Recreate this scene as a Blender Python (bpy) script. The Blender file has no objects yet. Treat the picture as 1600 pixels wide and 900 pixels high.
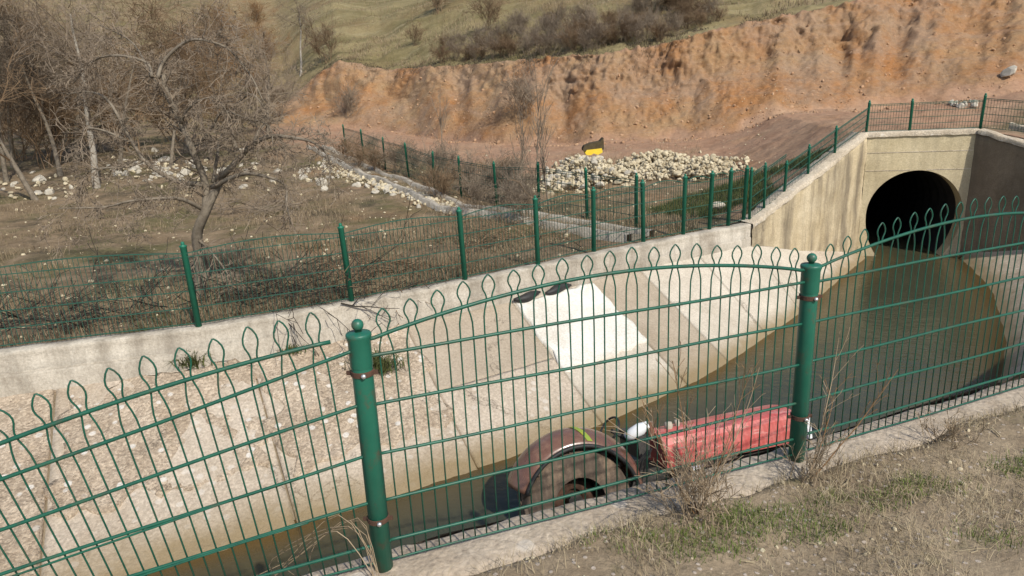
import bpy, math, random
import numpy as np
from mathutils import Vector, Matrix, Quaternion

# ------------------------------------------------------------------ camera, sky, sun
scene = bpy.context.scene
FPX, NAD = 1050.0, (186.0, 3585.0)              # focal length in px of a 1600 px wide frame, vertical vanishing point
ROLL = math.atan2(NAD[0], NAD[1]); PITCH = math.atan(FPX / math.hypot(*NAD))
CAM = np.array([0, 0, 1.7])
_F = np.array([0, math.cos(PITCH), -math.sin(PITCH)]); _U0 = np.array([0, math.sin(PITCH), math.cos(PITCH)]); _R0 = np.array([1., 0, 0])
_R = _R0 * math.cos(ROLL) - _U0 * math.sin(ROLL); _U = _U0 * math.cos(ROLL) + _R0 * math.sin(ROLL)
cd = bpy.data.cameras.new('camera'); cam = bpy.data.objects.new('camera', cd); scene.collection.objects.link(cam)
cd.sensor_width = 36; cd.lens = 36 * FPX / 1600; cd.clip_start = 0.05; cd.clip_end = 600
cam.matrix_world = Matrix(((_R[0], _U[0], -_F[0], CAM[0]), (_R[1], _U[1], -_F[1], CAM[1]), (_R[2], _U[2], -_F[2], CAM[2]), (0, 0, 0, 1)))
scene.camera = cam
SUN_AZ = math.atan2(0.54, -0.84); SUN_EL = math.radians(43)
sdir = Vector((math.sin(SUN_AZ) * math.cos(SUN_EL), math.cos(SUN_AZ) * math.cos(SUN_EL), math.sin(SUN_EL)))
w = bpy.data.worlds.new('World'); scene.world = w; w.use_nodes = True
sky = w.node_tree.nodes.new('ShaderNodeTexSky'); sky.sky_type = 'NISHITA'; sky.sun_disc = False
sky.sun_elevation = SUN_EL; sky.sun_rotation = SUN_AZ; sky.dust_density = 1.5
bg = w.node_tree.nodes['Background']; bg.inputs['Strength'].default_value = 0.135
w.node_tree.links.new(sky.outputs[0], bg.inputs['Color'])
ld = bpy.data.lights.new('sun', 'SUN'); ld.energy = 3.7; ld.angle = math.radians(0.6); ld.color = (1.0, 0.965, 0.875)
lo = bpy.data.objects.new('sun', ld); scene.collection.objects.link(lo); lo.rotation_euler = (-sdir).to_track_quat('-Z', 'Y').to_euler()
scene.view_settings.view_transform = 'Standard'; scene.view_settings.look = 'None'
scene.view_settings.exposure = 0.22; scene.view_settings.gamma = 1.0

# ------------------------------------------------------------------ small helpers
COL = scene.collection
def ray(u, v): return _F * FPX + _R * (u - 800) - _U * (v - 450)
def atZ(u, v, z):
    d = ray(u, v); return CAM + d * ((z - CAM[2]) / d[2])
def atY(u, v, y):
    d = ray(u, v); return CAM + d * (y / d[1])
def lerp(a, b, t): return a + (b - a) * t
def sstep(a, b, x):
    t = np.clip((x - a) / (b - a), 0, 1); return t * t * (3 - 2 * t)
def _hash(ix, iy, iz, seed):
    n = (ix * 374761393 + iy * 668265263 + iz * 2147483647 + seed * 1274126177) & 0xffffffff
    n = ((n ^ (n >> 13)) * 1274126177) & 0xffffffff
    n = (n ^ (n >> 16)) & 0xffffffff
    return n / 4294967295.0
def vnoise(x, y, z=0.0, seed=0):
    flat = np.ndim(z) == 0
    x = np.asarray(x, float); y = np.asarray(y, float); fx, fy = np.floor(x), np.floor(y); ix, iy = fx.astype(np.int64), fy.astype(np.int64)
    tx, ty = x - fx, y - fy; tx, ty = tx*tx*(3-2*tx), ty*ty*(3-2*ty)
    if not flat:
        z = np.asarray(z, float); fz = np.floor(z); iz0 = fz.astype(np.int64); tz = z - fz; tz = tz*tz*(3-2*tz)
    r = 0
    for dz in ((0,) if flat else (0, 1)):
        iz = 0 if flat else iz0 + dz
        a = _hash(ix, iy, iz, seed); b = _hash(ix+1, iy, iz, seed); c = _hash(ix, iy+1, iz, seed); d = _hash(ix+1, iy+1, iz, seed)
        q = (a + (b-a)*tx); q = q + ((c + (d-c)*tx) - q)*ty
        r = q if flat else r + q*(tz if dz else 1-tz)
    return r * 2 - 1
def fbm(x, y, z=0.0, seed=0, octv=4, gain=0.5):
    a, s, fr = 1.0, 0, 1.0
    for k in range(octv):
        s = s + a * vnoise(np.asarray(x)*fr, np.asarray(y)*fr, np.asarray(z)*fr, seed+k*17); a *= gain; fr *= 2.03
    return s

class MB:
    def __init__(s): s.v = []; s.f = []
    def add(s, vs, fs):
        o = len(s.v); s.v += [tuple(p) for p in vs]; s.f += [tuple(i+o for i in q) for q in fs]; return s
    def tube(s, pts, rad, n=4, cap=True, close=False):
        pts = [Vector(p) for p in pts]; m = len(pts)
        if not hasattr(rad, '__len__'): rad = [rad]*m
        o = len(s.v); up = None
        for i, p in enumerate(pts):
            if close: t = pts[(i+1) % m] - pts[i-1]
            else: t = pts[min(i+1, m-1)] - pts[max(i-1, 0)]
            if t.length < 1e-9: t = Vector((0, 0, 1))
            t.normalize()
            if up is None:
                up = Vector((0, 0, 1)) if abs(t.z) < 0.9 else Vector((1, 0, 0))
            a = t.cross(up)
            if a.length < 1e-6: a = t.orthogonal()
            a.normalize(); b = a.cross(t); up = b
            for k in range(n):
                q = 2*math.pi*(k+0.5)/n
                s.v.append(tuple(p + (a*math.cos(q) + b*math.sin(q))*rad[i]))
        for i in range(m if close else m-1):
            j = (i+1) % m
            for k in range(n):
                k2 = (k+1) % n
                s.f.append((o+i*n+k, o+i*n+k2, o+j*n+k2, o+j*n+k))
        if cap and not close and n > 2:
            s.f.append(tuple(o+k for k in reversed(range(n)))); s.f.append(tuple(o+(m-1)*n+k for k in range(n)))
        return s
    def box(s, c, d, M=None):
        vs = []
        for z in (-.5, .5):
            for x, y in ((-.5, -.5), (.5, -.5), (.5, .5), (-.5, .5)):
                p = Vector((x*d[0], y*d[1], z*d[2]))
                if M is not None: p = M @ p
                vs.append(p + Vector(c))
        return s.add(vs, [(3,2,1,0), (4,5,6,7), (0,1,5,4), (1,2,6,5), (2,3,7,6), (3,0,4,7)])
    def lathe(s, prof, c=(0,0,0), axis=None, n=24):
        """prof: (radius, height) pairs, axis: 3x3 rotation"""
        o = len(s.v); c = Vector(c)
        for r, h in prof:
            for k in range(n):
                q = 2*math.pi*k/n; p = Vector((r*math.cos(q), r*math.sin(q), h))
                if axis is not None: p = axis @ p
                s.v.append(tuple(p + c))
        for i in range(len(prof)-1):
            for k in range(n):
                k2 = (k+1) % n; s.f.append((o+i*n+k, o+i*n+k2, o+(i+1)*n+k2, o+(i+1)*n+k))
        return s
    def grid(s, P, flip=False):
        """P: (n,m,3) array"""
        n, m = P.shape[:2]; o = len(s.v)
        s.v += [tuple(q) for q in P.reshape(-1, 3)]
        for i in range(n-1):
            for j in range(m-1):
                q = (o+i*m+j, o+i*m+j+1, o+(i+1)*m+j+1, o+(i+1)*m+j)
                s.f.append(q[::-1] if flip else q)
        return s
    def mesh(s, name, mat, smooth=False):
        me = bpy.data.meshes.new(name); me.from_pydata(s.v, [], s.f)
        if smooth: me.polygons.foreach_set('use_smooth', [True]*len(me.polygons))
        if mat: me.materials.append(mat)
        me.update(); return me
    def build(s, name, mat, parent=None, smooth=False):
        return link(name, s.mesh(name, mat, smooth), parent)
def link(name, me, parent=None, M=None):
    o = bpy.data.objects.new(name, me); COL.objects.link(o)
    if parent is not None: o.parent = parent
    if M is not None: o.matrix_local = M
    return o
def tag(o, label=None, cat=None, group=None, kind=None):
    if label: o['label'] = label
    if cat: o['category'] = cat
    if group: o['group'] = group
    if kind: o['kind'] = kind
    return o
def empty(name, loc=(0,0,0), label=None, cat=None, group=None):
    o = bpy.data.objects.new(name, None); COL.objects.link(o); o.location = loc; o.empty_display_size = 0.1
    return tag(o, label, cat, group)
def copy_tree(o, parent=None):
    c = o.copy(); COL.objects.link(c)
    if parent is not None: c.parent = parent
    for ch in list(o.children): copy_tree(ch, c)
    return c
def gridmesh(name, P, mat, parent=None, flip=False, smooth=True, mask=None):
    n, m = P.shape[:2]; me = bpy.data.meshes.new(name)
    i, j = np.meshgrid(np.arange(n-1), np.arange(m-1), indexing='ij'); a = (i*m+j).ravel()
    q = np.stack([a, a+1, a+m+1, a+m], 1)
    if flip: q = q[:, ::-1]
    me.vertices.add(n*m); me.vertices.foreach_set('co', P.reshape(-1).astype(np.float32))
    me.loops.add(q.size); me.loops.foreach_set('vertex_index', q.ravel().astype(np.int32))
    me.polygons.add(len(q)); me.polygons.foreach_set('loop_start', (np.arange(len(q))*4).astype(np.int32))
    me.polygons.foreach_set('loop_total', np.full(len(q), 4, np.int32)); me.update(calc_edges=True)
    if smooth: me.polygons.foreach_set('use_smooth', np.ones(len(q), bool))
    if mask is not None:
        at = me.attributes.new('mask', 'FLOAT_COLOR', 'POINT'); at.data.foreach_set('color', mask.reshape(-1).astype(np.float32))
    me.materials.append(mat); me.validate()
    return link(name, me, parent)
def trimesh(name, V, T, mat, parent=None):
    me = bpy.data.meshes.new(name); me.vertices.add(len(V)); me.vertices.foreach_set('co', np.asarray(V, np.float32).ravel())
    T = np.asarray(T, np.int32); me.loops.add(T.size); me.loops.foreach_set('vertex_index', T.ravel())
    me.polygons.add(len(T)); me.polygons.foreach_set('loop_start', np.arange(len(T), dtype=np.int32)*3)
    me.polygons.foreach_set('loop_total', np.full(len(T), 3, np.int32)); me.update(calc_edges=True); me.materials.append(mat)
    return link(name, me, parent)

# ------------------------------------------------------------------ materials
class N:
    def __init__(s, name, rough=0.85, spec=0.3, metal=0.0):
        s.m = bpy.data.materials.new(name); s.m.use_nodes = True; s.t = s.m.node_tree; s.b = s.t.nodes['Principled BSDF']
        s.b.inputs['Roughness'].default_value = rough; s.b.inputs['Specular IOR Level'].default_value = spec; s.b.inputs['Metallic'].default_value = metal
        s.tc = s.t.nodes.new('ShaderNodeTexCoord')
    def L(s, a, b): s.t.links.new(a, b)
    def coord(s, scale=(1,1,1), rot=(0,0,0)):
        mp = s.t.nodes.new('ShaderNodeMapping'); mp.inputs['Scale'].default_value = scale; mp.inputs['Rotation'].default_value = rot
        s.L(s.tc.outputs['Object'], mp.inputs['Vector']); return mp.outputs[0]
    def noise(s, scale, detail=5, rough=0.6, co=None, dist=0.0):
        n = s.t.nodes.new('ShaderNodeTexNoise'); n.inputs['Scale'].default_value = scale; n.inputs['Detail'].default_value = detail
        n.inputs['Roughness'].default_value = rough; n.inputs['Distortion'].default_value = dist
        s.L(co if co is not None else s.tc.outputs['Object'], n.inputs['Vector']); return n.outputs['Fac']
    def voro(s, scale, feat='F1', co=None, out='Distance'):
        n = s.t.nodes.new('ShaderNodeTexVoronoi'); n.feature = feat; n.inputs['Scale'].default_value = scale
        s.L(co if co is not None else s.tc.outputs['Object'], n.inputs['Vector']); return n.outputs[out]
    def ramp(s, fac, stops):
        r = s.t.nodes.new('ShaderNodeValToRGB'); e = r.color_ramp.elements
        while len(e) < len(stops): e.new(0.5)
        for k, (p, c) in enumerate(stops):
            e[k].position = p; e[k].color = (*c, 1) if hasattr(c, '__len__') else (c, c, c, 1)
        s.L(fac, r.inputs[0]); return r.outputs[0]
    def mix(s, fac, a, b, mode='MIX'):
        m = s.t.nodes.new('ShaderNodeMix'); m.data_type = 'RGBA'; m.blend_type = mode; m.clamp_factor = True
        for sock, val in ((m.inputs[0], fac), (m.inputs[6], a), (m.inputs[7], b)):
            if isinstance(val, (int, float)): sock.default_value = val
            elif isinstance(val, tuple): sock.default_value = (*val, 1)
            else: s.L(val, sock)
        return m.outputs[2]
    def math(s, op, a, b=None):
        m = s.t.nodes.new('ShaderNodeMath'); m.operation = op; m.use_clamp = False
        for sock, val in ((m.inputs[0], a), (m.inputs[1], b)):
            if val is None: continue
            if isinstance(val, (int, float)): sock.default_value = val
            else: s.L(val, sock)
        return m.outputs[0]
    def attr(s, name='mask'):
        a = s.t.nodes.new('ShaderNodeAttribute'); a.attribute_name = name
        sp = s.t.nodes.new('ShaderNodeSeparateColor'); s.L(a.outputs['Color'], sp.inputs[0]); return sp.outputs
    def xyz(s):
        sp = s.t.nodes.new('ShaderNodeSeparateXYZ'); s.L(s.tc.outputs['Object'], sp.inputs[0]); return sp.outputs
    def color(s, c):
        if isinstance(c, tuple): s.b.inputs['Base Color'].default_value = (*c, 1)
        else: s.L(c, s.b.inputs['Base Color'])
        return s
    def rough(s, r): s.L(r, s.b.inputs['Roughness']); return s
    def bump(s, h, strength=0.5, dist=0.02):
        b = s.t.nodes.new('ShaderNodeBump'); b.inputs['Strength'].default_value = strength; b.inputs['Distance'].default_value = dist
        s.L(h, b.inputs['Height'])
        prev = s.b.inputs['Normal'].links
        if prev: s.L(prev[0].from_socket, b.inputs['Normal'])
        s.L(b.outputs[0], s.b.inputs['Normal']); return s

def concrete(name, c0, c1, stain=(0.16, 0.12, 0.07), stain_amt=0.5, gravel=0.0, ochre=False, streak=0.0, bump=0.4, seed=0.0):
    n = N(name, 0.9, 0.2)
    co = n.coord((1, 1, 1), (seed, seed*0.7, seed*1.3))
    a = n.noise(1.6, 6, 0.65, co); base = n.mix(n.ramp(a, [(0.3, 0.0), (0.7, 1.0)]), c0, c1)
    b = n.noise(0.9, 8, 0.7, co, 0.6); base = n.mix(n.math('MULTIPLY', n.ramp(b, [(0.5, 0.0), (0.72, 1.0)]), stain_amt), base, stain)
    fine = n.noise(38, 4, 0.7, co); base = n.mix(0.35, base, n.mix(n.ramp(fine, [(0.3, 0.0), (0.7, 1.0)]), (0.28, 0.25, 0.21), (0.9, 0.88, 0.84)), 'OVERLAY')
    cr = n.voro(0.55, 'DISTANCE_TO_EDGE', n.coord((1, 1, 1), (seed+1, 0, 0)))
    wob = n.math('ADD', cr, n.math('MULTIPLY', n.math('SUBTRACT', n.noise(2.5, 7, 0.75), 0.5), 0.3))
    crack = n.math('MULTIPLY', n.ramp(n.math('ABSOLUTE', wob), [(0.0, 1.0), (0.008, 0.0)]), n.ramp(n.noise(0.7, 4, 0.6, n.coord((1, 1, 1), (2, seed, 1))), [(0.5, 0.0), (0.58, 1.0)]))
    base = n.mix(n.math('MULTIPLY', crack, 0.7), base, (0.07, 0.055, 0.04))
    if gravel:
        v = n.voro(42, 'F1', co, 'Color'); vd = n.voro(42, 'F1', co)
        sv = n.t.nodes.new('ShaderNodeSeparateColor'); n.L(v, sv.inputs[0]); base = n.mix(gravel*0.5, base, n.ramp(sv.outputs[1], [(0.0, (0.26, 0.22, 0.18)), (0.6, (0.5, 0.46, 0.42)), (1.0, (0.78, 0.75, 0.7))]), 'OVERLAY')
        big = n.voro(11, 'F1', co, 'Color'); sep = n.t.nodes.new('ShaderNodeSeparateColor'); n.L(big, sep.inputs[0])
        base = n.mix(n.math('MULTIPLY', n.ramp(sep.outputs[0], [(0.86, 0.0), (0.9, 1.0)]), n.math('MULTIPLY', n.ramp(n.voro(11, 'F1', co), [(0.3, 1.0), (0.45, 0.0)]), gravel)), base, (0.62, 0.57, 0.5))
        n.bump(n.ramp(vd, [(0.0, 1.0), (0.6, 0.0)]), 0.6*gravel, 0.012)
    if streak:
        stn = n.noise(1.0, 5, 0.65, n.coord((3.2, 3.2, 0.35)))
        base = n.mix(n.math('MULTIPLY', n.ramp(stn, [(0.42, 0.0), (0.62, 1.0)]), streak), base, (0.13, 0.105, 0.075))
    if ochre:   # silt and algae line left by the canal water
        z = n.xyz()[2]; zz = n.math('ADD', z, n.math('MULTIPLY', n.math('SUBTRACT', n.noise(3.0, 4), 0.5), 0.16))
        k = n.t.nodes.new('ShaderNodeMapRange'); k.inputs[1].default_value = -1.90; k.inputs[2].default_value = -2.06; k.inputs[3].default_value = 0; k.inputs[4].default_value = 1
        n.L(zz, k.inputs[0]); base = n.mix(n.math('MULTIPLY', k.outputs[0], 0.85), base, (0.23, 0.168, 0.085))
    n.color(base); n.bump(n.noise(9, 8, 0.7), bump, 0.04); n.bump(n.noise(60, 4, 0.7), bump*0.6, 0.006)
    return n.m
M = {}
M['conc_wall'] = concrete('concrete wall', (0.34, 0.30, 0.245), (0.50, 0.455, 0.385), stain=(0.19, 0.155, 0.115), stain_amt=0.7, streak=0.5, bump=0.7)
M['conc_head'] = concrete('concrete headwall', (0.42, 0.35, 0.22), (0.54, 0.46, 0.31), stain=(0.26, 0.2, 0.11), stain_amt=0.35, streak=0.3, bump=0.3)
M['conc_wing'] = concrete('concrete wing', (0.40, 0.32, 0.20), (0.52, 0.44, 0.31), stain=(0.2, 0.15, 0.08), stain_amt=0.5, streak=0.75, bump=0.5, ochre=True)
M['conc_cope'] = concrete('concrete coping', (0.40, 0.34, 0.26), (0.54, 0.48, 0.39), stain=(0.2, 0.15, 0.1), stain_amt=0.6, gravel=0.4, bump=0.9)
M['conc_shade'] = concrete('shade-toned stained concrete', (0.15, 0.115, 0.08), (0.24, 0.19, 0.135), stain=(0.09, 0.075, 0.05), stain_amt=0.6, streak=0.6, bump=0.5, ochre=True, seed=7.7)  # wing concrete for the shaded side: shade in the base colour, plus stain streaks
M['slab_rough'] = concrete('rough gravel slab', (0.33, 0.27, 0.205), (0.46, 0.395, 0.32), stain=(0.22, 0.16, 0.10), stain_amt=0.6, gravel=1.0, ochre=True, bump=0.8, seed=0.4)
M['slab_mid'] = concrete('tan slab', (0.37, 0.315, 0.25), (0.46, 0.40, 0.33), stain=(0.24, 0.18, 0.12), stain_amt=0.6, gravel=0.45, ochre=True, seed=1.1)
M['slab_grey'] = concrete('grey slab', (0.30, 0.25, 0.19), (0.38, 0.32, 0.25), stain=(0.22, 0.17, 0.11), stain_amt=0.5, ochre=True, seed=2.2)
M['slab_white'] = concrete('white slab', (0.54, 0.515, 0.46), (0.66, 0.635, 0.58), stain=(0.38, 0.33, 0.26), stain_amt=0.75, ochre=True, seed=3.1, bump=0.25)
M['slab_pale'] = concrete('pale slab', (0.40, 0.355, 0.29), (0.52, 0.47, 0.395), stain=(0.26, 0.21, 0.145), stain_amt=0.6, ochre=True, seed=4.4)
M['kerb'] = concrete('kerb concrete', (0.31, 0.255, 0.20), (0.44, 0.38, 0.31), stain=(0.22, 0.165, 0.11), stain_amt=0.8, gravel=0.4, seed=5.2)
M['bed'] = concrete('canal bed', (0.17, 0.14, 0.10), (0.24, 0.2, 0.145), seed=6.0)

def simple(name, c0, c1, scale=8, rough=0.7, spec=0.3, metal=0.0, bump=0.0, wear=None, wear_amt=0.5, wear_scale=6):
    n = N(name, rough, spec, metal); f = n.noise(scale, 6, 0.65)
    c = n.mix(n.ramp(f, [(0.3, 0.0), (0.7, 1.0)]), c0, c1)
    if wear:
        c = n.mix(n.math('MULTIPLY', n.ramp(n.noise(wear_scale, 8, 0.75, n.coord((1, 1, 1), (0.5, 0.2, 0.9))), [(0.52, 0.0), (0.62, 1.0)]), wear_amt), c, wear)
    n.color(c)
    if bump: n.bump(n.noise(scale*4, 5, 0.7), bump, 0.01)
    return n.m
M['green'] = simple('green fence paint', (0.011, 0.098, 0.062), (0.018, 0.135, 0.088), 7, 0.42, 0.45, bump=0.08, wear=(0.12, 0.05, 0.03), wear_amt=0.5, wear_scale=9)
M['green_wire'] = simple('green coated wire', (0.007, 0.062, 0.040), (0.012, 0.10, 0.06), 14, 0.45, 0.4, wear=(0.08, 0.05, 0.03), wear_amt=0.35, wear_scale=12)
M['green_far'] = simple('green far wire', (0.014, 0.07, 0.05), (0.03, 0.09, 0.06), 3, 0.6, 0.3)
M['green_post'] = simple('green far post', (0.010, 0.11, 0.065), (0.015, 0.15, 0.09), 6, 0.5, 0.3)
M['rust'] = simple('rusty steel', (0.045, 0.028, 0.020), (0.11, 0.055, 0.035), 20, 0.85, 0.3, bump=0.3)
M['zinc'] = simple('zinc bolt', (0.55, 0.55, 0.54), (0.7, 0.7, 0.7), 30, 0.35, 0.5, 0.8)
M['bark'] = simple('grey bark', (0.11, 0.088, 0.064), (0.25, 0.21, 0.16), 9, 0.9, 0.2, bump=0.6)
M['bark_pale'] = simple('pale bark', (0.22, 0.19, 0.15), (0.42, 0.38, 0.32), 6, 0.9, 0.2, bump=0.5)
M['twig'] = simple('brown twigs', (0.12, 0.08, 0.048), (0.23, 0.155, 0.092), 3, 0.9, 0.2)
M['twig_grey'] = simple('grey twigs', (0.15, 0.115, 0.082), (0.26, 0.205, 0.15), 3, 0.9, 0.2)
M['twig_dark'] = simple('dark brown twigs', (0.055, 0.042, 0.03), (0.11, 0.085, 0.06), 3, 0.9, 0.2)
M['twig_red'] = simple('russet twigs', (0.15, 0.085, 0.04), (0.25, 0.15, 0.075), 3, 0.9, 0.2)
M['twig_straw'] = simple('straw stems', (0.22, 0.16, 0.10), (0.36, 0.28, 0.19), 5, 0.9, 0.2)
M['dark_twig'] = simple('dark brush', (0.028, 0.024, 0.019), (0.06, 0.05, 0.04), 4, 0.9, 0.2)
M['stone'] = simple('pale stone', (0.28, 0.245, 0.19), (0.50, 0.455, 0.375), 1.5, 0.9, 0.2, bump=0.5)
M['stone_y'] = simple('yellow limestone', (0.30, 0.235, 0.145), (0.62, 0.54, 0.38), 3.5, 0.9, 0.2, bump=0.5)
M['clod'] = simple('earth clods', (0.30, 0.165, 0.09), (0.44, 0.29, 0.18), 1.2, 0.95, 0.1, bump=0.5)
M['rubber'] = simple('muddy tyre rubber', (0.055, 0.042, 0.033), (0.17, 0.125, 0.092), 7, 0.85, 0.3, bump=0.5, wear=(0.27, 0.19, 0.13), wear_amt=0.6, wear_scale=4)
M['black'] = simple('black rubber', (0.012, 0.012, 0.012), (0.03, 0.028, 0.026), 10, 0.6, 0.4, bump=0.2)
M['engine'] = simple('oily engine iron', (0.018, 0.018, 0.017), (0.06, 0.052, 0.045), 12, 0.6, 0.4, bump=0.4)
M['whitep'] = simple('white plastic', (0.72, 0.73, 0.74), (0.82, 0.82, 0.82), 6, 0.5, 0.4)
M['yellow'] = simple('yellow paint', (0.70, 0.46, 0.02), (0.80, 0.58, 0.05), 6, 0.6, 0.4)
M['fender_mark'] = simple('yellow green decal', (0.35, 0.33, 0.03), (0.18, 0.3, 0.05), 25, 0.5, 0.4)
M['pipe'] = simple('corrugated pipe', (0.02, 0.019, 0.02), (0.035, 0.032, 0.032), 5, 0.8, 0.2)
M['tarp'] = simple('dark cover', (0.05, 0.038, 0.02), (0.10, 0.075, 0.04), 5, 0.9, 0.2)
M['weed'] = simple('dull green weed', (0.05, 0.07, 0.02), (0.11, 0.11, 0.04), 6, 0.9, 0.2)
M['dry'] = simple('dry grass', (0.24, 0.185, 0.11), (0.44, 0.36, 0.235), 2.5, 0.9, 0.2)
M['fgreen'] = simple('fresh grass', (0.075, 0.125, 0.02), (0.15, 0.19, 0.04), 4, 0.85, 0.2)
M['dryfar'] = simple('dry field grass', (0.17, 0.125, 0.075), (0.32, 0.245, 0.155), 0.6, 0.9, 0.2)

def hood_mat():
    n = N('faded red hood paint', 0.4, 0.4); co = n.coord((1, 1, 1))
    c = n.mix(n.ramp(n.noise(4, 6, 0.7), [(0.35, 0.0), (0.65, 1.0)]), (0.50, 0.085, 0.075), (0.56, 0.17, 0.15))
    st = n.noise(5.0, 7, 0.75, n.coord((0.9, 1, 7)))
    c = n.mix(n.math('MULTIPLY', n.ramp(st, [(0.55, 0.0), (0.66, 1.0)]), 0.6), c, (0.72, 0.5, 0.44))
    c = n.mix(n.math('MULTIPLY', n.ramp(n.noise(9, 8, 0.8), [(0.62, 0.0), (0.7, 1.0)]), 0.6), c, (0.2, 0.08, 0.05))
    n.color(c); n.bump(n.noise(30, 4), 0.1, 0.004); return n.m
M['hood'] = hood_mat()
def fender_mat():
    n = N('faded maroon fender', 0.22, 0.6)
    c = n.mix(n.ramp(n.noise(3, 6, 0.7), [(0.35, 0.0), (0.65, 1.0)]), (0.105, 0.048, 0.032), (0.20, 0.105, 0.072))
    c = n.mix(n.math('MULTIPLY', n.ramp(n.noise(6, 8, 0.75), [(0.55, 0.0), (0.68, 1.0)]), 0.55), c, (0.28, 0.17, 0.11))
    n.color(c); n.rough(n.ramp(n.noise(7, 5), [(0.3, 0.16), (0.7, 0.4)])); n.bump(n.noise(5, 3), 0.12, 0.02); return n.m
M['fender'] = fender_mat()

def water_mat():
    n = N('murky canal water', 0.06, 0.5); n.b.inputs['IOR'].default_value = 1.33
    f = n.noise(0.5, 4, 0.6); mk = n.attr('mask')
    deep = n.mix(n.ramp(f, [(0.35, 0.0), (0.65, 1.0)]), (0.042, 0.045, 0.028), (0.060, 0.060, 0.037))
    c = n.mix(mk[0], (0.13, 0.10, 0.05), n.mix(mk[1], (0.088, 0.068, 0.032), deep))
    n.color(c)
    rip = n.noise(7.0, 4, 0.6, n.coord((1.0, 2.2, 1), (0, 0, 0.5))); n.bump(rip, 0.16, 0.05); n.bump(n.noise(1.2, 3), 0.10, 0.15)
    tr = n.t.nodes.new('ShaderNodeBsdfTransparent'); tr.inputs[0].default_value = (0.68, 0.58, 0.38, 1)
    ms = n.t.nodes.new('ShaderNodeMixShader'); out = n.t.nodes['Material Output']
    n.L(n.math('ADD', 0.30, n.math('MULTIPLY', mk[0], 0.70)), ms.inputs[0]); n.L(tr.outputs[0], ms.inputs[1]); n.L(n.b.outputs[0], ms.inputs[2]); n.L(ms.outputs[0], out.inputs[0])
    return n.m
M['water'] = water_mat()

def terrain_mat():
    n = N('terrain soil and grass', 0.95, 0.15); mk = n.attr('mask')
    big = n.noise(0.25, 6, 0.65); med = n.noise(1.3, 7, 0.7); fine = n.noise(7, 6, 0.7)
    # dry field
    fld = n.mix(n.ramp(med, [(0.35, 0.0), (0.65, 1.0)]), (0.15, 0.105, 0.06), (0.26, 0.19, 0.12))
    fld = n.mix(n.math('MULTIPLY', n.ramp(n.noise(0.55, 5, 0.65), [(0.48, 0.0), (0.62, 1.0)]), 0.75), fld, (0.095, 0.09, 0.035))
    fld = n.mix(n.math('MULTIPLY', n.ramp(n.noise(0.8, 7, 0.72, n.coord((1, 1, 1), (0, 0, 1.2))), [(0.50, 0.0), (0.62, 1.0)]), 0.7), fld, (0.055, 0.045, 0.028))
    fld = n.mix(n.math('MULTIPLY', n.ramp(n.noise(11, 7, 0.8), [(0.60, 0.0), (0.66, 1.0)]), 0.8), fld, (0.36, 0.30, 0.22))
    # red soil
    red = n.mix(n.ramp(med, [(0.3, 0.0), (0.7, 1.0)]), (0.29, 0.165, 0.10), (0.36, 0.23, 0.15))
    red = n.mix(n.math('MULTIPLY', n.ramp(big, [(0.5, 0.0), (0.65, 1.0)]), 0.5), red, (0.33, 0.23, 0.15))
    # cliff
    strat = n.noise(1.0, 8, 0.72, n.coord((0.35, 0.35, 2.2)), 0.8)
    cl = n.mix(n.ramp(n.noise(0.33, 6, 0.65), [(0.38, 0.0), (0.62, 1.0)]), (0.335, 0.158, 0.062), (0.34, 0.222, 0.122))
    cl = n.mix(n.math('MULTIPLY', n.ramp(strat, [(0.5, 0.0), (0.63, 1.0)]), 0.5), cl, (0.34, 0.22, 0.145))
    cl = n.mix(n.math('MULTIPLY', n.ramp(n.noise(2.6, 8, 0.75, n.coord((1, 1, 1.6))), [(0.56, 0.0), (0.66, 1.0)]), n.math('MULTIPLY', mk[0], 0.6)), cl, (0.14, 0.075, 0.04))
    cl = n.mix(n.math('MULTIPLY', n.ramp(n.noise(0.28, 8, 0.74, n.coord((1, 1, 1), (1, 2, 0))), [(0.47, 0.0), (0.60, 1.0)]), 0.7), cl, (0.31, 0.215, 0.145))
    cl = n.mix(n.math('MULTIPLY', n.ramp(n.noise(5.0, 7, 0.75, n.coord((1, 1, 2.5))), [(0.58, 0.0), (0.66, 1.0)]), 0.35), cl, (0.48, 0.40, 0.30))
    # hill grass
    strip = n.noise(0.5, 6, 0.65, n.coord((0.25, 1.1, 0.6), (0, 0, 0.35)))
    hl = n.mix(n.ramp(strip, [(0.36, 0.0), (0.60, 1.0)]), (0.135, 0.112, 0.05), (0.235, 0.19, 0.098))
    hl = n.mix(n.math('MULTIPLY', n.ramp(n.noise(0.7, 6, 0.7, n.coord((0.3, 1.6, 1), (0, 0, 0.3))), [(0.55, 0.0), (0.66, 1.0)]), 0.45), hl, (0.33, 0.28, 0.17))
    hl = n.mix(n.math('MULTIPLY', n.ramp(n.noise(0.2, 5, 0.6), [(0.5, 0.0), (0.65, 1.0)]), 0.5), hl, (0.16, 0.10, 0.05))
    c = n.mix(mk[1], fld, red); c = n.mix(mk[2], c, hl); c = n.mix(mk[0], c, cl)
    c = n.mix(0.5, c, n.mix(n.ramp(fine, [(0.3, 0.0), (0.7, 1.0)]), (0.3, 0.3, 0.3), (0.68, 0.67, 0.66)), 'OVERLAY')
    n.color(c); n.bump(n.noise(2.5, 8, 0.75), 0.6, 0.12); n.bump(fine, 0.5, 0.04)
    n.bump(n.math('MULTIPLY', n.noise(1.6, 9, 0.78, n.coord((1, 1, 2.2))), mk[0]), 0.55, 0.22); n.bump(n.math('MULTIPLY', n.noise(6, 9, 0.8), mk[0]), 0.6, 0.08)
    return n.m
M['terrain'] = terrain_mat()
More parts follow.
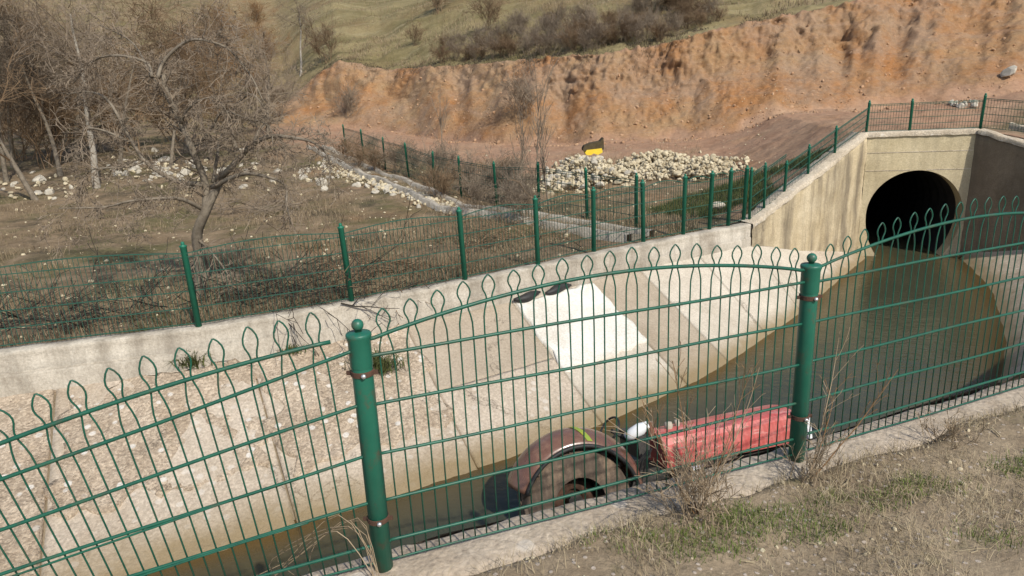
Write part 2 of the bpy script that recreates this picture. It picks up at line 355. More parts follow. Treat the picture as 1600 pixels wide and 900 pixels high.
def bank_mat():
    n = N('near bank dirt', 0.95, 0.15)
    c = n.mix(n.ramp(n.noise(2.2, 7, 0.7), [(0.35, 0.0), (0.65, 1.0)]), (0.205, 0.152, 0.098), (0.34, 0.265, 0.178))
    c = n.mix(n.math('MULTIPLY', n.ramp(n.noise(1.7, 6, 0.7, n.coord((1, 1, 1), (0, 0, 2))), [(0.56, 0.0), (0.66, 1.0)]), 0.6), c, (0.10, 0.105, 0.035))
    v = n.voro(45, 'F1', None, 'Color'); sep = n.t.nodes.new('ShaderNodeSeparateColor'); n.L(v, sep.inputs[0])
    peb = n.math('MULTIPLY', n.ramp(sep.outputs[0], [(0.8, 0.0), (0.84, 1.0)]), n.ramp(n.voro(45), [(0.35, 1.0), (0.45, 0.0)]))
    c = n.mix(n.math('MULTIPLY', peb, 0.8), c, (0.50, 0.42, 0.35))
    c = n.mix(0.5, c, n.mix(n.ramp(n.noise(60, 5, 0.7), [(0.3, 0.0), (0.7, 1.0)]), (0.25, 0.25, 0.25), (0.7, 0.7, 0.7)), 'OVERLAY')
    n.color(c); n.bump(n.noise(14, 8, 0.75), 0.7, 0.03); n.bump(peb, 0.5, 0.01); return n.m
M['bank'] = bank_mat()

# ------------------------------------------------------------------ plan of the canal (stations along it)
US = np.array([(-13,5.2,-1.2), (-9.5,6.0,-1.2), (-5.62,6.88,-1.2), (-3.68,7.35,-1.16), (-2.02,8.04,-1.15), (-.63,8.78,-1.15), (.42,9.42,-1.15),
               (1.4,10.0,-1.13), (2.8,10.8,-1.12), (4.28,11.6,-1.1), (5.43,12.49,-1.5), (6.6,13.4,-1.78), (7.55,14.04,-2.05)])
LS = np.array([(-9.3,2.0), (-6.2,3.4), (-4.4,4.3), (-2.6,5.19), (-1.0,5.98), (.3,6.66), (1.48,7.43), (2.5,8.25), (3.6,9.35), (4.78,10.58), (5.9,11.9), (6.9,13.1), (7.71,14.0)])
QS = np.array([(-9.6,1.4), (-6.7,2.35), (-4.6,3.05), (-3.0,3.6), (-1.3,4.15), (.2,4.65), (1.6,5.15), (2.9,5.65), (4.5,6.4), (5.93,7.53), (7.09,9.03), (8.52,11.42), (9.38,13.62)])
KS = np.array([(-9,-.6,-.3), (-6,.42,-.25), (-3.9,1.1,-.2), (-2.4,1.6,-.1), (-.58,2.27,0), (.6,2.66,0), (1.75,3.07,0), (3.1,3.62,0), (5.4,4.8,0), (7.7,6.5,-.1), (9.9,9.2,-.6), (10.3,11.9,-1.55), (9.46,13.62,-2.0)])
WATER = -2.1
si = np.arange(13)
def st(A, s): return np.stack([np.interp(s, si, A[:, k]) for k in range(A.shape[1])], -1)
def smooth_st(A, s):                                     # mild smoothing along the canal
    return (st(A, np.clip(s-.3, 0, 12)) + 2*st(A, s) + st(A, np.clip(s+.3, 0, 12)))/4
LZ = np.concatenate([LS, np.full((13, 1), WATER)], 1); QZ = np.concatenate([QS, np.full((13, 1), WATER)], 1)
def lining(s, t):                                        # t = 0 top of the slope, 1 water edge, >1 below water
    U = smooth_st(US, s); L = smooth_st(LZ, s); return U + (L-U)*t[..., None]

# left lining: base sheet plus slabs
S, T = np.meshgrid(np.linspace(0, 12, 121), np.linspace(-.04, 1.7, 30), indexing='ij')
P = lining(S, T); P[..., 2] -= 0.05
base = gridmesh('canal_lining', P, M['bed']); tag(base, kind='structure')
def slab(s0, s1, t0, t1, mat, lift=0.0, amp=0.006, seed=1, label=None, wav=0.0):
    n = max(8, int((s1-s0)*40)); m = max(8, int((t1-t0)*60))
    S, T = np.meshgrid(np.linspace(s0, s1, n), np.linspace(t0, t1, m), indexing='ij')
    if wav:                                              # uneven outline
        ed = np.minimum(np.minimum(S-s0, s1-S)*1.2, np.minimum(T-t0, t1-T)*2.5); k = np.exp(-ed*9)
        S = S + wav*k*fbm(T*9, S*0+seed, 0, seed, 3); T = T + wav*.7*k*fbm(S*8, T*0+seed, 0, seed+5, 3)
    P = lining(S, T); P[..., 2] += lift + amp*fbm(P[..., 0]*7, P[..., 1]*7, 0, seed, 4) + amp*1.5*fbm(P[..., 0]*1.3, P[..., 1]*1.3, 0, seed+9, 2)
    # skirt
    ring = np.concatenate([P[:1], P, P[-1:]], 0); ring = np.concatenate([ring[:, :1], ring, ring[:, -1:]], 1)
    ring[0, :, 2] -= .07; ring[-1, :, 2] -= .07; ring[1:-1, 0, 2] -= .07; ring[1:-1, -1, 2] -= .07
    o = gridmesh('slab', ring, mat, base, flip=True)
    if label: o['label'] = label
    return o
g = 0.006
slab(0, 1.2-g, 0, 1.7, M['slab_rough'], amp=.012, seed=1)
slab(1.2+g, 2.25-g, 0, 1.7, M['slab_rough'], amp=.014, seed=2)
slab(2.25+g, 3.3-g, 0, 1.7, M['slab_mid'], amp=.006, seed=13); slab(2.29, 3.27, .02, .66, M['slab_rough'], amp=.016, seed=3, lift=.012, wav=.07)
slab(3.3+g, 4.42-g, 0, 1.7, M['slab_mid'], amp=.006, seed=14); slab(3.34, 4.40, .02, .74, M['slab_rough'], amp=.018, seed=4, lift=.014, wav=.07)
slab(4.42+g, 5.58-g, 0, .5, M['slab_grey'], amp=.004, seed=5, lift=-.012); slab(4.42+g, 5.58-g, .508, 1.7, M['slab_mid'], amp=.004, seed=15, lift=-.008)
slab(5.58+g, 6.75-g, .0, 1.7, M['slab_pale'], amp=.003, seed=16, lift=-.01)
slab(5.60, 6.78, .03, .62, M['slab_white'], amp=.003, seed=6, lift=.012, wav=.03, label='white plastered patch on the sloping slab')
slab(6.75+g, 7.45-g, 0, 1.7, M['slab_grey'], amp=.004, seed=7)
slab(7.45+g, 8.25-g, 0, 1.7, M['slab_pale'], amp=.004, seed=8)
slab(8.25+g, 9.05-g, 0, 1.7, M['slab_pale'], amp=.004, seed=9)
slab(9.05+g, 10.4, 0, 1.7, M['slab_pale'], amp=.006, seed=10)
slab(10.4+g, 12, 0, 1.7, M['slab_mid'], amp=.006, seed=11)

# near and right slope
S, T = np.meshgrid(np.linspace(0, 12, 200), np.linspace(0, 1.5, 40), indexing='ij')
K = smooth_st(KS, S); Q = smooth_st(QZ, S); P = K + (Q-K)*T[..., None]
P[..., 2] += .012*fbm(P[..., 0]*3, P[..., 1]*3, 0, 31, 4) - .02
o = gridmesh('canal_slope', P, M['slab_mid']); tag(o, kind='structure')
# bed
S, T = np.meshgrid(np.linspace(0, 12, 60), np.linspace(0, 1, 6), indexing='ij')
A = lining(S[:, 0], np.full(60, 1.65)); B = smooth_st(QZ, S[:, 0]); B = smooth_st(KS, S[:, 0]) + (B-smooth_st(KS, S[:, 0]))*1.45
P = A[:, None] + (B-A)[:, None]*T[..., None]; P[..., 2] = np.minimum(P[..., 2], -2.75)
o = gridmesh('canal_bed', P, M['bed']); tag(o, kind='structure')
# water
S, T = np.meshgrid(np.linspace(0, 12.3, 220), np.linspace(-.25, 1.25, 90), indexing='ij')
Sx = np.minimum(S, 12); A = smooth_st(LZ, Sx); B = smooth_st(QZ, Sx); P = A + (B-A)*T[..., None]
ext = np.maximum(S-12, 0)[..., None]*np.array([.216, .976, 0])*30; P = P + ext; P[..., 2] = WATER
wid = np.linalg.norm(B-A, axis=-1); dist = np.minimum(T*wid, (1-T)*wid)
mk = np.zeros(P.shape[:2]+(4,)); mk[..., 0] = sstep(-.05, .42, dist + .10*fbm(P[..., 0]*1.2, P[..., 1]*1.2, 0, 77, 3)); mk[..., 1] = sstep(.1, 1.0, dist); mk[..., 3] = 1
o = gridmesh('canal_water', P, M['water'], mask=mk, flip=True); tag(o, kind='structure')

# ------------------------------------------------------------------ terrain beyond the canal: field, terrace, cut cliff, hill (one sheet)
bl = [(-13,5.4), (-9.5,6.2), (-5.66,7.08), (-3.74,7.55), (-2.1,8.25), (-.7,8.98), (.35,9.62), (1.3,10.22), (2.7,11.02), (4.15,11.82), (5.3,12.72), (7.4,14.33), (9.6,13.88), (11.5,10.2), (13,9.7), (30,14)]
bl = np.array(bl); dd = np.concatenate([bl[i] + (bl[i+1]-bl[i])*np.linspace(0, 1, 40, endpoint=False)[:, None] for i in range(len(bl)-1)] + [bl[-1:]])
B_TH = np.arctan2(dd[:, 0], dd[:, 1]); B_R = np.hypot(dd[:, 0], dd[:, 1])
cb = np.array([(-60,30,2.0), (-25,42,1.0), (-11.5,40,.3), (-6,36.5,0), (-3.2,33,-.4), (0,29,-.45), (3.6,26,-.4), (7.5,25,-.3), (11.5,25,.2), (16.5,25,.6), (20,25,.8), (28,24,1.2), (45,20,1.5)])
C_TH = np.arctan2(cb[:, 0], cb[:, 1]); C_R = np.hypot(cb[:, 0], cb[:, 1])
ct = np.array([atY(*q) for q in [(-300,150,52), (0,150,52), (300,152,50), (450,158,46), (490,120,45.5), (530,95,45), (600,108,43), (700,103,38.5), (830,92,34), (930,85,31), (1050,65,30.5), (1130,45,31), (1200,30,31.5), (1340,3,32), (1450,-25,33), (1600,-60,34), (1900,-90,34)]])
T_TH = np.arctan2(ct[:, 0], ct[:, 1]); T_R = np.hypot(ct[:, 0], ct[:, 1])
HWL, HWR = np.array([7.5, 14.08]), np.array([9.45, 13.65]); HH = (HWR-HWL)/np.linalg.norm(HWR-HWL); HN = np.array([HH[1], -HH[0]]); HC = (HWL+HWR)/2
def cliffness(th):                                       # 1 where the bank is cut, 0 where the hill runs out smoothly
    return sstep(math.radians(-19.5), math.radians(-15.5), th)
def terr(x, y):
    th = np.arctan2(x, y); r = np.hypot(x, y)
    r0 = np.interp(th, B_TH, B_R); rb = np.interp(th, C_TH, C_R); zb = np.interp(th, C_TH, cb[:, 2])
    rt = np.interp(th, T_TH, T_R); zt = np.interp(th, T_TH, ct[:, 2])
    wob = fbm(x*.22, y*.22, 0, 5, 3); rb = rb + 1.0*wob; rt = rt + .7*fbm(x*.5, y*.5, 0, 6, 4); rt = np.maximum(rt, rb+3)
    cf = cliffness(th)
    fld = -.80 + (zb+.80)*sstep(.1, 1., (r-r0)/(rb-r0)) + .06*fbm(x*.6, y*.6, 0, 7, 4)*sstep(.2, 2, r-r0) + .02*fbm(x*3, y*3, 0, 8, 3)
    d = (x-HC[0])*HH[0] + (y-HC[1])*HH[1]
    emb = np.where(d < 0, .42 - np.maximum(-d-.95, 0)*.43, .42 - np.maximum(d-1.2, 0)*.2) + .04*fbm(x*1.1, y*1.1, 0, 9, 4)
    h = np.maximum(fld, emb) + .08*np.exp(-np.abs(fld-emb)*6)
    t = np.clip((r-rb)/(rt-rb), 0, 1)
    split = np.clip(.62 + .16*fbm(th*22, th*0+3.3, 0, 11, 3), .2, .8)      # where the loose talus ends and the raw face begins
    g1 = np.where(t < .7, split*(t/.7)**.9, split + (1-split)*np.clip((t-.7)/.26, 0, 1)**.9)
    g0 = t*t*(3-2*t)
    zc = h + (zt-h)*(g0 + (g1-g0)*cf)
    hill = zt + (r-rt)*.27 + 1.1*fbm(x*.045, y*.045, 0, 12, 4) - .0*r + .25*fbm(x*.25, y*.25, 0, 13, 3)*sstep(0, 4, r-rt)
    hill = np.where(r > rt, hill - 1.1*fbm(x*.045, y*.045, 0, 12, 4)*(1-sstep(0, 14, r-rt)), hill)
    z = np.where(r < rb, h, np.where(r < rt, zc, hill))
    return z, dict(th=th, r=r, r0=r0, rb=rb, rt=rt, t=t, cf=cf, d=d, emb=emb, fld=fld, split=split)
NTH = 1000
th = np.linspace(math.radians(-67), math.radians(62), NTH)
r0 = np.interp(th, B_TH, B_R); rb = np.interp(th, C_TH, C_R); rt = np.maximum(np.interp(th, T_TH, T_R), rb+3)
rows = [r0 + (rb-r0-.8)*q for q in np.linspace(0, 1, 110)**1.5] + [lerp(rb-.8, rt+1.2, q) for q in np.linspace(0, 1, 131)[1:]] + [rt+1.2+170*q for q in (np.linspace(0, 1, 91)[1:])**2.2]
RR = np.stack(rows, 0); TH = np.broadcast_to(th, RR.shape); X = RR*np.sin(TH); Y = RR*np.cos(TH)
Zt, D = terr(X, Y)
face = D['cf']*sstep(.02, .25, D['t'])*(1-sstep(.97, 1.0, D['t'])); raw = face*sstep(.55, .75, D['t'])
gul = 1-np.abs(fbm(TH*38, Zt*.25, 0, 21, 3)); rgh = fbm(TH*90, Zt*2.2, RR*.4, 22, 4); lay = fbm(TH*14, Zt*5.5, 0, 23, 3)
rag = fbm(TH*120, Zt*3.5, RR*.8, 26, 5, .6); rid = 1-2*np.abs(fbm(TH*55, Zt*2.6, RR*.3, 27, 4, .55)); slide = face*(.02*gul - .01) + raw*(.03*rgh + .07*lay + .06*rag + .02*rid) + face*.025*rag
rough_mid = sstep(math.radians(1), math.radians(8), TH)*face          # the rocky stretch right of the middle
slide = slide + rough_mid*(.05*rag + .04*lay + .02*rid)
X2, Y2 = X - slide*np.sin(TH), Y - slide*np.cos(TH); Z2 = Zt + raw*.05*rag + face*.03*rag + .03*fbm(X*2.2, Y*2.2, 0, 25, 3)*sstep(.6, 3, RR-r0)
mk = np.zeros(X.shape+(4,)); mk[..., 3] = 1
ecl = np.where(D['t'] > .999, 2., D['t'] + .05*fbm(X*1.2, Y*1.2, 0, 41, 3))
mk[..., 0] = D['cf']*sstep(.0, .12, ecl)*(1-sstep(.93, .99, ecl))
nz = .25*fbm(X*.5, Y*.5, 0, 42, 4)
red_zone = sstep(.50, .68, (RR-r0)/(rb-r0) + .5*nz)*sstep(math.radians(-22), math.radians(-14), TH+.1*nz)
emb_zone = sstep(-.15, .1, D['emb']-D['fld']+.15*nz)*.85
mk[..., 1] = np.clip(np.maximum(red_zone, emb_zone), 0, 1)
mk[..., 2] = np.where(RR > np.maximum(D['rb'], 0), np.maximum(sstep(.95, 1., D['t']), (1-D['cf'])*sstep(0, .3, D['t'])), 0)*(1-.65*(1-sstep(math.radians(-22), math.radians(-14), TH)))
ter = gridmesh('ground', np.stack([X2, Y2, Z2], -1), M['terrain'], mask=mk, flip=False); tag(ter, kind='structure')
_LT = np.linspace(math.radians(-66), math.radians(61), 700); _LR = 6*(180/6)**np.linspace(0, 1, 520)
_LZ = terr(_LR[:, None]*np.sin(_LT), _LR[:, None]*np.cos(_LT))[0]
def look(x, y):
    x, y = np.asarray(x, float), np.asarray(y, float)
    a = np.clip((np.arctan2(x, y)-_LT[0])/(_LT[1]-_LT[0]), 0, 698.99); b = np.clip(np.log(np.hypot(x, y)/6)/math.log(30)*519, 0, 518.99)
    i, j = b.astype(int), a.astype(int); u, v = b-i, a-j
    return (_LZ[i, j]*(1-v)+_LZ[i, j+1]*v)*(1-u) + (_LZ[i+1, j]*(1-v)+_LZ[i+1, j+1]*v)*u
def hz(x, y): return float(look(x, y))
def hit(u, v, lo=6.0, hi=150.0):                          # where the sight line through a pixel meets the far ground
    d = ray(u, v); q = lo*(hi/lo)**np.linspace(0, 1, 900); Pq = CAM + d*(q/d[1])[:, None]; z = look(Pq[:, 0], Pq[:, 1])
    r0q = np.interp(np.arctan2(Pq[:, 0], Pq[:, 1]), B_TH, B_R)
    ok = np.where((Pq[:, 2] < z) & (np.hypot(Pq[:, 0], Pq[:, 1]) > r0q+.1))[0]
    i = ok[0] if len(ok) else len(q)-1
    return Vector((Pq[i, 0], Pq[i, 1], z[i]))

# near bank
FL = np.array([(-40,-14.), (-6,.3), (-.54,2.15), (1.28,2.76), (3.1,3.46), (5.4,4.68), (7.8,6.3), (10.2,8.8), (13,9.5), (40,14)])   # fence line
def fl_at(s): return np.stack([np.interp(s, np.arange(10), FL[:, k]) for k in (0, 1)], -1)
s1 = np.concatenate([np.linspace(0, 1, 20), np.linspace(1, 6, 260)[1:], np.linspace(6, 9, 40)[1:]]); off = np.concatenate([np.linspace(.06, 2.6, 120), 2.6+38*np.linspace(0, 1, 40)[1:]**2])
pt = fl_at(s1); pt = (fl_at(np.clip(s1-.15, 0, 9)) + 2*pt + fl_at(np.clip(s1+.15, 0, 9)))/4
X = pt[:, None, 0] + off[None]*.32; Y = pt[:, None, 1] - off[None]*.95
edge = sstep(.2, .5, off[None] + .08*fbm(X*3, Y*3, 0, 51, 3))
def bank_z(x, y, o): return (-.055 + .078*sstep(.05, .19, o + .045*fbm(x*2.6, y*2.6, 0, 51, 3)) + .022*fbm(x*2, y*2, 0, 52, 5)*sstep(.2, .6, o) + .004*fbm(x*22, y*22, 0, 53, 2) - .11*sstep(-.7, -1.6, x)*1.0)
o = gridmesh('near_bank_ground', np.stack([X, Y, bank_z(X, Y, off[None])], -1), M['bank'], flip=True); tag(o, kind='structure')
# kerb beam under the fence
s2 = np.linspace(.4, 6.6, 420); pt = fl_at(s2); tn = np.gradient(pt, axis=0); tn /= np.linalg.norm(tn, axis=1)[:, None]; nr = np.stack([-tn[:, 1], tn[:, 0]], 1)
prof = [(-.16,-.35), (-.16,-.03), (-.148,-.008), (-.08,0), (0,.0), (.09,-.002), (.115,-.018), (.125,-.05), (.125,-.4)]
kz = -.11*sstep(-.7, -1.6, pt[:, 0]); rows = []
for a, z in prof:
    wv = .007*fbm(s2*22, s2*0+a*9, 0, 61, 4)
    rows.append(np.stack([pt[:, 0]+nr[:, 0]*(a+wv), pt[:, 1]+nr[:, 1]*(a+wv), z+kz+.006*fbm(s2*30, s2*0+a*7, 0, 62, 4)], -1))
o = gridmesh('kerb', np.stack(rows, 0), M['kerb'], flip=True); tag(o, kind='structure')

# ------------------------------------------------------------------ parapet wall on the left bank
s3 = np.linspace(0, 9, 300); U = smooth_st(US, s3); tn = np.gradient(U[:, :2], axis=0); tn /= np.linalg.norm(tn, axis=1)[:, None]; nr = np.stack([-tn[:, 1], tn[:, 0]], 1)
def wall_rows(prof, lo, hi, seed):
    k = (s3 >= lo) & (s3 <= hi); rows = []
    for a, z in prof:
        wv = .010*fbm(s3[k]*6, s3[k]*0+a*9+z*5, 0, seed, 5)
        rows.append(np.stack([U[k, 0]+nr[k, 0]*(a+wv), U[k, 1]+nr[k, 1]*(a+wv), np.full(k.sum(), z)+.007*fbm(s3[k]*7, s3[k]*0+a*4, 0, seed+1, 4)], -1))
    return np.stack(rows, 0)
pw = empty('parapet_wall', (float(US[4, 0]), float(US[4, 1]), -1.15), 'low weathered pale concrete wall along the far side of the canal', 'wall')
inv = pw.matrix_world.inverted()
def local(P, e): return P - np.array(e.location)
gridmesh('wall_course', local(wall_rows([(-.03,-1.32), (-.02,-1.0), (-.012,-.985), (-.004,-.99), (0,-.8), (0,-.765), (.02,-.75), (.2,-.752), (.25,-.77), (.25,-1.2)], 0, 9, 71), pw), M['conc_wall'], pw, flip=True)
gridmesh('wall_footing', local(wall_rows([(-.10,-1.4), (-.07,-1.02), (-.05,-1.0), (-.015,-1.0)], 0, 4.3, 73), pw), M['conc_wall'], pw, flip=True)

# ------------------------------------------------------------------ culvert portal
por = empty('culvert_portal', (8.47, 13.87, -2.1), 'concrete culvert portal with round black opening and splayed wing walls', 'culvert')
def h2w(a, z, back=0.0): return np.array([HWL[0]+HH[0]*a-HN[0]*back, HWL[1]+HH[1]*a-HN[1]*back, z]) - np.array(por.location)
HL = float(np.linalg.norm(HWR-HWL)); ac, zc, rx = 1.02, -1.19, .915
NA = 64; ring = []; outer = []
for k in range(NA):
    q = 2*math.pi*k/NA; ry = .91 if math.sin(q) > 0 else 1.25
    ring.append((ac+rx*math.cos(q), zc+ry*math.sin(q)))
    dx, dz = math.cos(q), math.sin(q); tt = 1e9
    if dx > 1e-6: tt = min(tt, (HL-ac)/dx)
    if dx < -1e-6: tt = min(tt, (0-ac)/dx)
    if dz > 1e-6: tt = min(tt, (.42-zc)/dz)
    if dz < -1e-6: tt = min(tt, (-2.8-zc)/dz)
    outer.append((ac+dx*tt, zc+dz*tt))
outer[min(range(NA), key=lambda k: abs(outer[k][0]-HL)+abs(outer[k][1]-.42))] = (HL, .42); outer[min(range(NA), key=lambda k: abs(outer[k][0])+abs(outer[k][1]-.42))] = (0, .42)
outer[min(range(NA), key=lambda k: abs(outer[k][0])+abs(outer[k][1]+2.8))] = (0, -2.8); outer[min(range(NA), key=lambda k: abs(outer[k][0]-HL)+abs(outer[k][1]+2.8))] = (HL, -2.8)
mb = MB(); V = [h2w(a, z) for a, z in outer] + [h2w(a, z) for a, z in ring] + [h2w(a, z, .32) for a, z in ring]
mb.add(V, [(k, (k+1) % NA, NA+(k+1) % NA, NA+k)[::-1] for k in range(NA)] + [(NA+k, NA+(k+1) % NA, 2*NA+(k+1) % NA, 2*NA+k)[::-1] for k in range(NA)])
hw = mb.build('headwall', M['conc_head'], por)
for zj in (-.27, .10):                                  # board joints left by the formwork
    a0, a1 = (0.02, HL-.02); m2 = MB()
    segs = [(a0, a1)] if zj > -.2 else [(a0, ac-.16), (ac+.16, a1)]
    for p, q in segs:
        c = h2w((p+q)/2, zj, -.004); m2.box(c, (q-p, .008, .012), Matrix(((HH[0], -HN[0], 0), (HH[1], -HN[1], 0), (0, 0, 1))))
    m2.build('form_joint', M['conc_cope'], hw)
mb = MB(); pts = []
for j in range(40):                                      # corrugated pipe barrel
    b = .3 + j*.22; kf = 1.0 + (.018 if j % 2 else 0)
    pts.append([h2w(ac+(a-ac)*kf, zc+(z-zc)*kf, b) for a, z in ring] + [h2w(ac+(ring[0][0]-ac)*kf, ring[0][1], b)])
mb.grid(np.array(pts)); mb.add([h2w(a, z, .3+39*.22) for a, z in ring], [tuple(range(NA))])
mb.build('pipe', M['pipe'], por)
def slopewall(name, A, Bp, zt0, zt1, zb0, zb1, thick, nside, mat, parent, seed, n=60, m=24, amp=.012):
    """wall from A to Bp with sloping top; nside: unit normal of the face towards the canal"""
    A, Bp = np.array(A), np.array(Bp); tt, vv = np.meshgrid(np.linspace(0, 1, n), np.linspace(0, 1, m), indexing='ij')
    xy = A + (Bp-A)*tt[..., None]; zb = zb0+(zb1-zb0)*tt; ztp = zt0+(zt1-zt0)*tt; z = zb + (ztp-zb)*vv
    dsp = amp*fbm(tt*12, z*4, 0, seed, 5)
    front = np.stack([xy[..., 0]+nside[0]*dsp, xy[..., 1]+nside[1]*dsp, z+.02*vv*fbm(tt*25, tt*0, 0, seed+3, 3)], -1)
    top = front[:, -1:].copy(); top[..., 0] -= nside[0]*thick; top[..., 1] -= nside[1]*thick; bot = top.copy(); bot[..., 2] -= .6
    P = np.concatenate([front, top, bot], 1) - np.array(parent.location)
    return gridmesh(name, P, mat, parent, flip=True, smooth=False)
LW = np.array([4.28, 11.6]); dL = (LW-HWL)/np.linalg.norm(LW-HWL); nL = np.array([-dL[1], dL[0]]);  nL = nL if nL @ np.array([.6, -.8]) > 0 else -nL
RW = np.array([11.25, 10.05]); dR = (RW-HWR)/np.linalg.norm(RW-HWR); nR = np.array([-dR[1], dR[0]]); nR = nR if nR[0] < 0 else -nR
o = slopewall('wing_wall', HWL, LW, .44, -.82, -2.3, -1.35, .3, nL, M['conc_wing'], por, 81)
o = slopewall('wing_wall', HWR, RW, .44, -.60, -2.3, -1.2, .3, nR, M['conc_shade'], por, 82); o['label'] = 'shaded right wing wall'
def beam(name, A, Bp, z0, z1, w, h, mat, parent, nside, over=.03, seed=1, n=40, amp=.012):
    A, Bp = np.array(A), np.array(Bp); t = np.linspace(0, 1, n); xy = A+(Bp-A)*t[:, None]; z = z0+(z1-z0)*t; rows = []
    for a, dz in ((over, 0), (over, h-.015), (over-.015, h), (over-w+.015, h), (over-w, h-.015), (over-w, 0), (over, 0)):
        wv = amp*fbm(t*18, t*0+a*13, 0, seed, 4)*(h > .03)
        rows.append(np.stack([xy[:, 0]+nside[0]*(a+wv), xy[:, 1]+nside[1]*(a+wv), z+dz+amp*.7*fbm(t*18, t*0+a*5, 0, seed+2, 4)], -1))
    return gridmesh(name, np.stack(rows, 0)-np.array(parent.location), mat, parent, flip=True, smooth=False)
beam('coping', HWL-HH*.04, HWR+HH*.05, .42, .42, .36, .10, M['conc_cope'], por, HN, .03, 3)
beam('coping', HWL+dL*.05, LW, .43, -.82, .34, .09, M['conc_cope'], por, nL, .035, 5, amp=.03)
beam('coping', HWR+dR*.05, RW, .43, -.60, .20, .09, M['conc_cope'], por, nR, .035, 7, amp=.03)
beam('outer_kerb', HWR+HH*.55+dR*.0, RW+HH*.62, .50, -.50, .12, .12, M['conc_cope'], por, nR, 0, 9)
beam('gutter', HWR+HH*.30, RW+HH*.34, .36, -.66, .30, .05, M['conc_wing'], por, nR, .12, 11)

# ------------------------------------------------------------------ front fence
ff = empty('garden_fence', (-.54, 2.15, 0), 'nearest green wire fence with leaf-shaped loops on top and round posts', 'fence')
FO = np.array(ff.location)
def build_post(x, y, z0, h, r, par, tilt=(0, 0)):
    p = MB(); ax = Matrix.Rotation(tilt[0], 3, 'X') @ Matrix.Rotation(tilt[1], 3, 'Y')
    p.lathe([(.001, -.1), (r, -.1), (r*1.0, h-.085), (r*.98, h-.075)], n=20)
    po = p.build('post', M['green'], par, smooth=True); po.location = (x-FO[0], y-FO[1], z0); po.rotation_euler = ax.to_euler()
    MB().lathe([(r*1.02, h-.17), (r*1.07, h-.165), (r*1.07, h-.075), (r*1.2, h-.058), (r*1.2, h-.05), (r*1.12, h-.046), (r*.4, h-.042), (.001, h-.041)], n=20).build('cap', M['green'], po, smooth=True)
    bl = MB().lathe([(.001, -.022), (.012, -.02), (.012, -.012)] + [(.021*math.cos(q), .021*math.sin(q)+.004) for q in np.linspace(-.9, 1.57, 9)], n=16).build('ball_finial', M['green'], po, smooth=True); bl.location = (0, 0, h-.022)
    for zc_ in (h-.19, .235):
        c = MB().lathe([(r+.001, -.010), (r+.004, -.009), (r+.004, .009), (r+.001, .010)], n=20)
        for sx in (-1, 1): c.box((sx*(r+.009), -.004, 0), (.018, .008, .014))
        co = c.build('clamp', M['rust'], po); co.location = (0, 0, zc_)
        b = MB().lathe([(.001, .010), (.007, .009), (.009, .004), (.009, 0)], n=8, axis=Matrix.Rotation(math.pi/2, 3, 'X')).build('bolt', M['zinc'], po, smooth=True); b.location = (.012, -r-.004, zc_)
    return po
PO1 = build_post(-.54, 2.15, -.02, 1.005, .0365, ff, (math.radians(-.5), math.radians(.6)))
PO2 = build_post(1.28, 2.76, -.02, .995, .0365, ff)
PO3 = build_post(3.1, 3.46, -.02, .995, .0365, ff)
LOOP = [(.024, -.085), (.0235, -.06), (.019, -.035), (.0125, -.012), (.0105, 0), (.0105, .010), (.0140, .022), (.0210, .036), (.0236, .048), (.0212, .061), (.0125, .076), (.0022, .086)]
def panel(A0, A1, B0, B1, pitch, toprail, rails, seed, first=.5, n=None, rail_stop=(-.022, 1.022), bow=None, name='wire_panel'):
    """bilinear sheet: A0,A1 bottom ends, B0,B1 top ends (at unit height). toprail(t): height fraction of the arched rail"""
    A0, A1, B0, B1 = (np.array(q, float) for q in (A0, A1, B0, B1)); rng = random.Random(seed)
    H = np.linalg.norm(B0-A0); Lg = np.linalg.norm(B1-B0); pe = link(name, None, ff)
    def at(t, h):
        a = A0+(A1-A0)*t; b = B0+(B1-B0)*t; p = a+(b-a)*h
        if bow is not None: p = p + np.array(bow)*math.sin(math.pi*min(max(t, 0), 1))*(.4+.6*h)
        return p - FO
    k = n or int(round(Lg/pitch)); 
    for i in range(k):
        c = (i+.5)/k; tr = toprail(c); jit = rng.uniform(-.0025, .0025); lean = rng.uniform(-.002, .002); scl = rng.uniform(.93, 1.06)
        half = [(w_/Lg, tr + dz*scl/H) for w_, dz in LOOP]
        left = [at(c-w_+jit/Lg+lean*(h-tr)*3, h) for w_, h in half]; right = [at(c+w_+jit/Lg+lean*(h-tr)*3, h) for w_, h in half]
        low_l = [at(c-.025/Lg+rng.uniform(-.002, .002)/Lg, rails[-1]-.012), at(c-.0252/Lg, .45), at(c-.025/Lg+jit/Lg, min(half[0][1]-.01, .8))]
        low_r = [at(c+.025/Lg+rng.uniform(-.002, .002)/Lg, rails[-1]-.012), at(c+.0252/Lg, .45), at(c+.025/Lg+jit/Lg, min(half[0][1]-.01, .8))]
        MB().tube(low_l + left + right[::-1] + low_r[::-1], .0031, 5).build('hairpin_wire', M['green_wire'], pe, smooth=True)
    ts = np.linspace(rail_stop[0], rail_stop[1], 40)
    MB().tube([at(t, toprail(t)) + np.array((0, -.0045, 0)) for t in ts], .0074, 6).build('arched_rail', M['green_wire'], pe, smooth=True)
    for h in rails:
        tse = ts if rail_stop[1] >= 1 else np.linspace(0, 1.05, 40); rr = .0042 if h == rails[-1] else .0066; dzr = rng.uniform(-.004, .004)
        MB().tube([at(t, h + dzr/H) + np.array((.0015, -.0062, .0025*math.sin(t*9+h*20))) for t in tse], rr, 6).build('rail', M['green_wire'], pe, smooth=True)
    return pe, at
RL = [.852, .665, .475, .285, .11, .030]
arch = lambda t: .905 + .115*math.sin(math.pi*min(max(t, 0), 1)*.985+.03)**.85 - (.0)
A, B = np.array((-.49, 2.17, 0)), np.array((1.235, 2.745, 0)); up = np.array((0, 0, 1.))
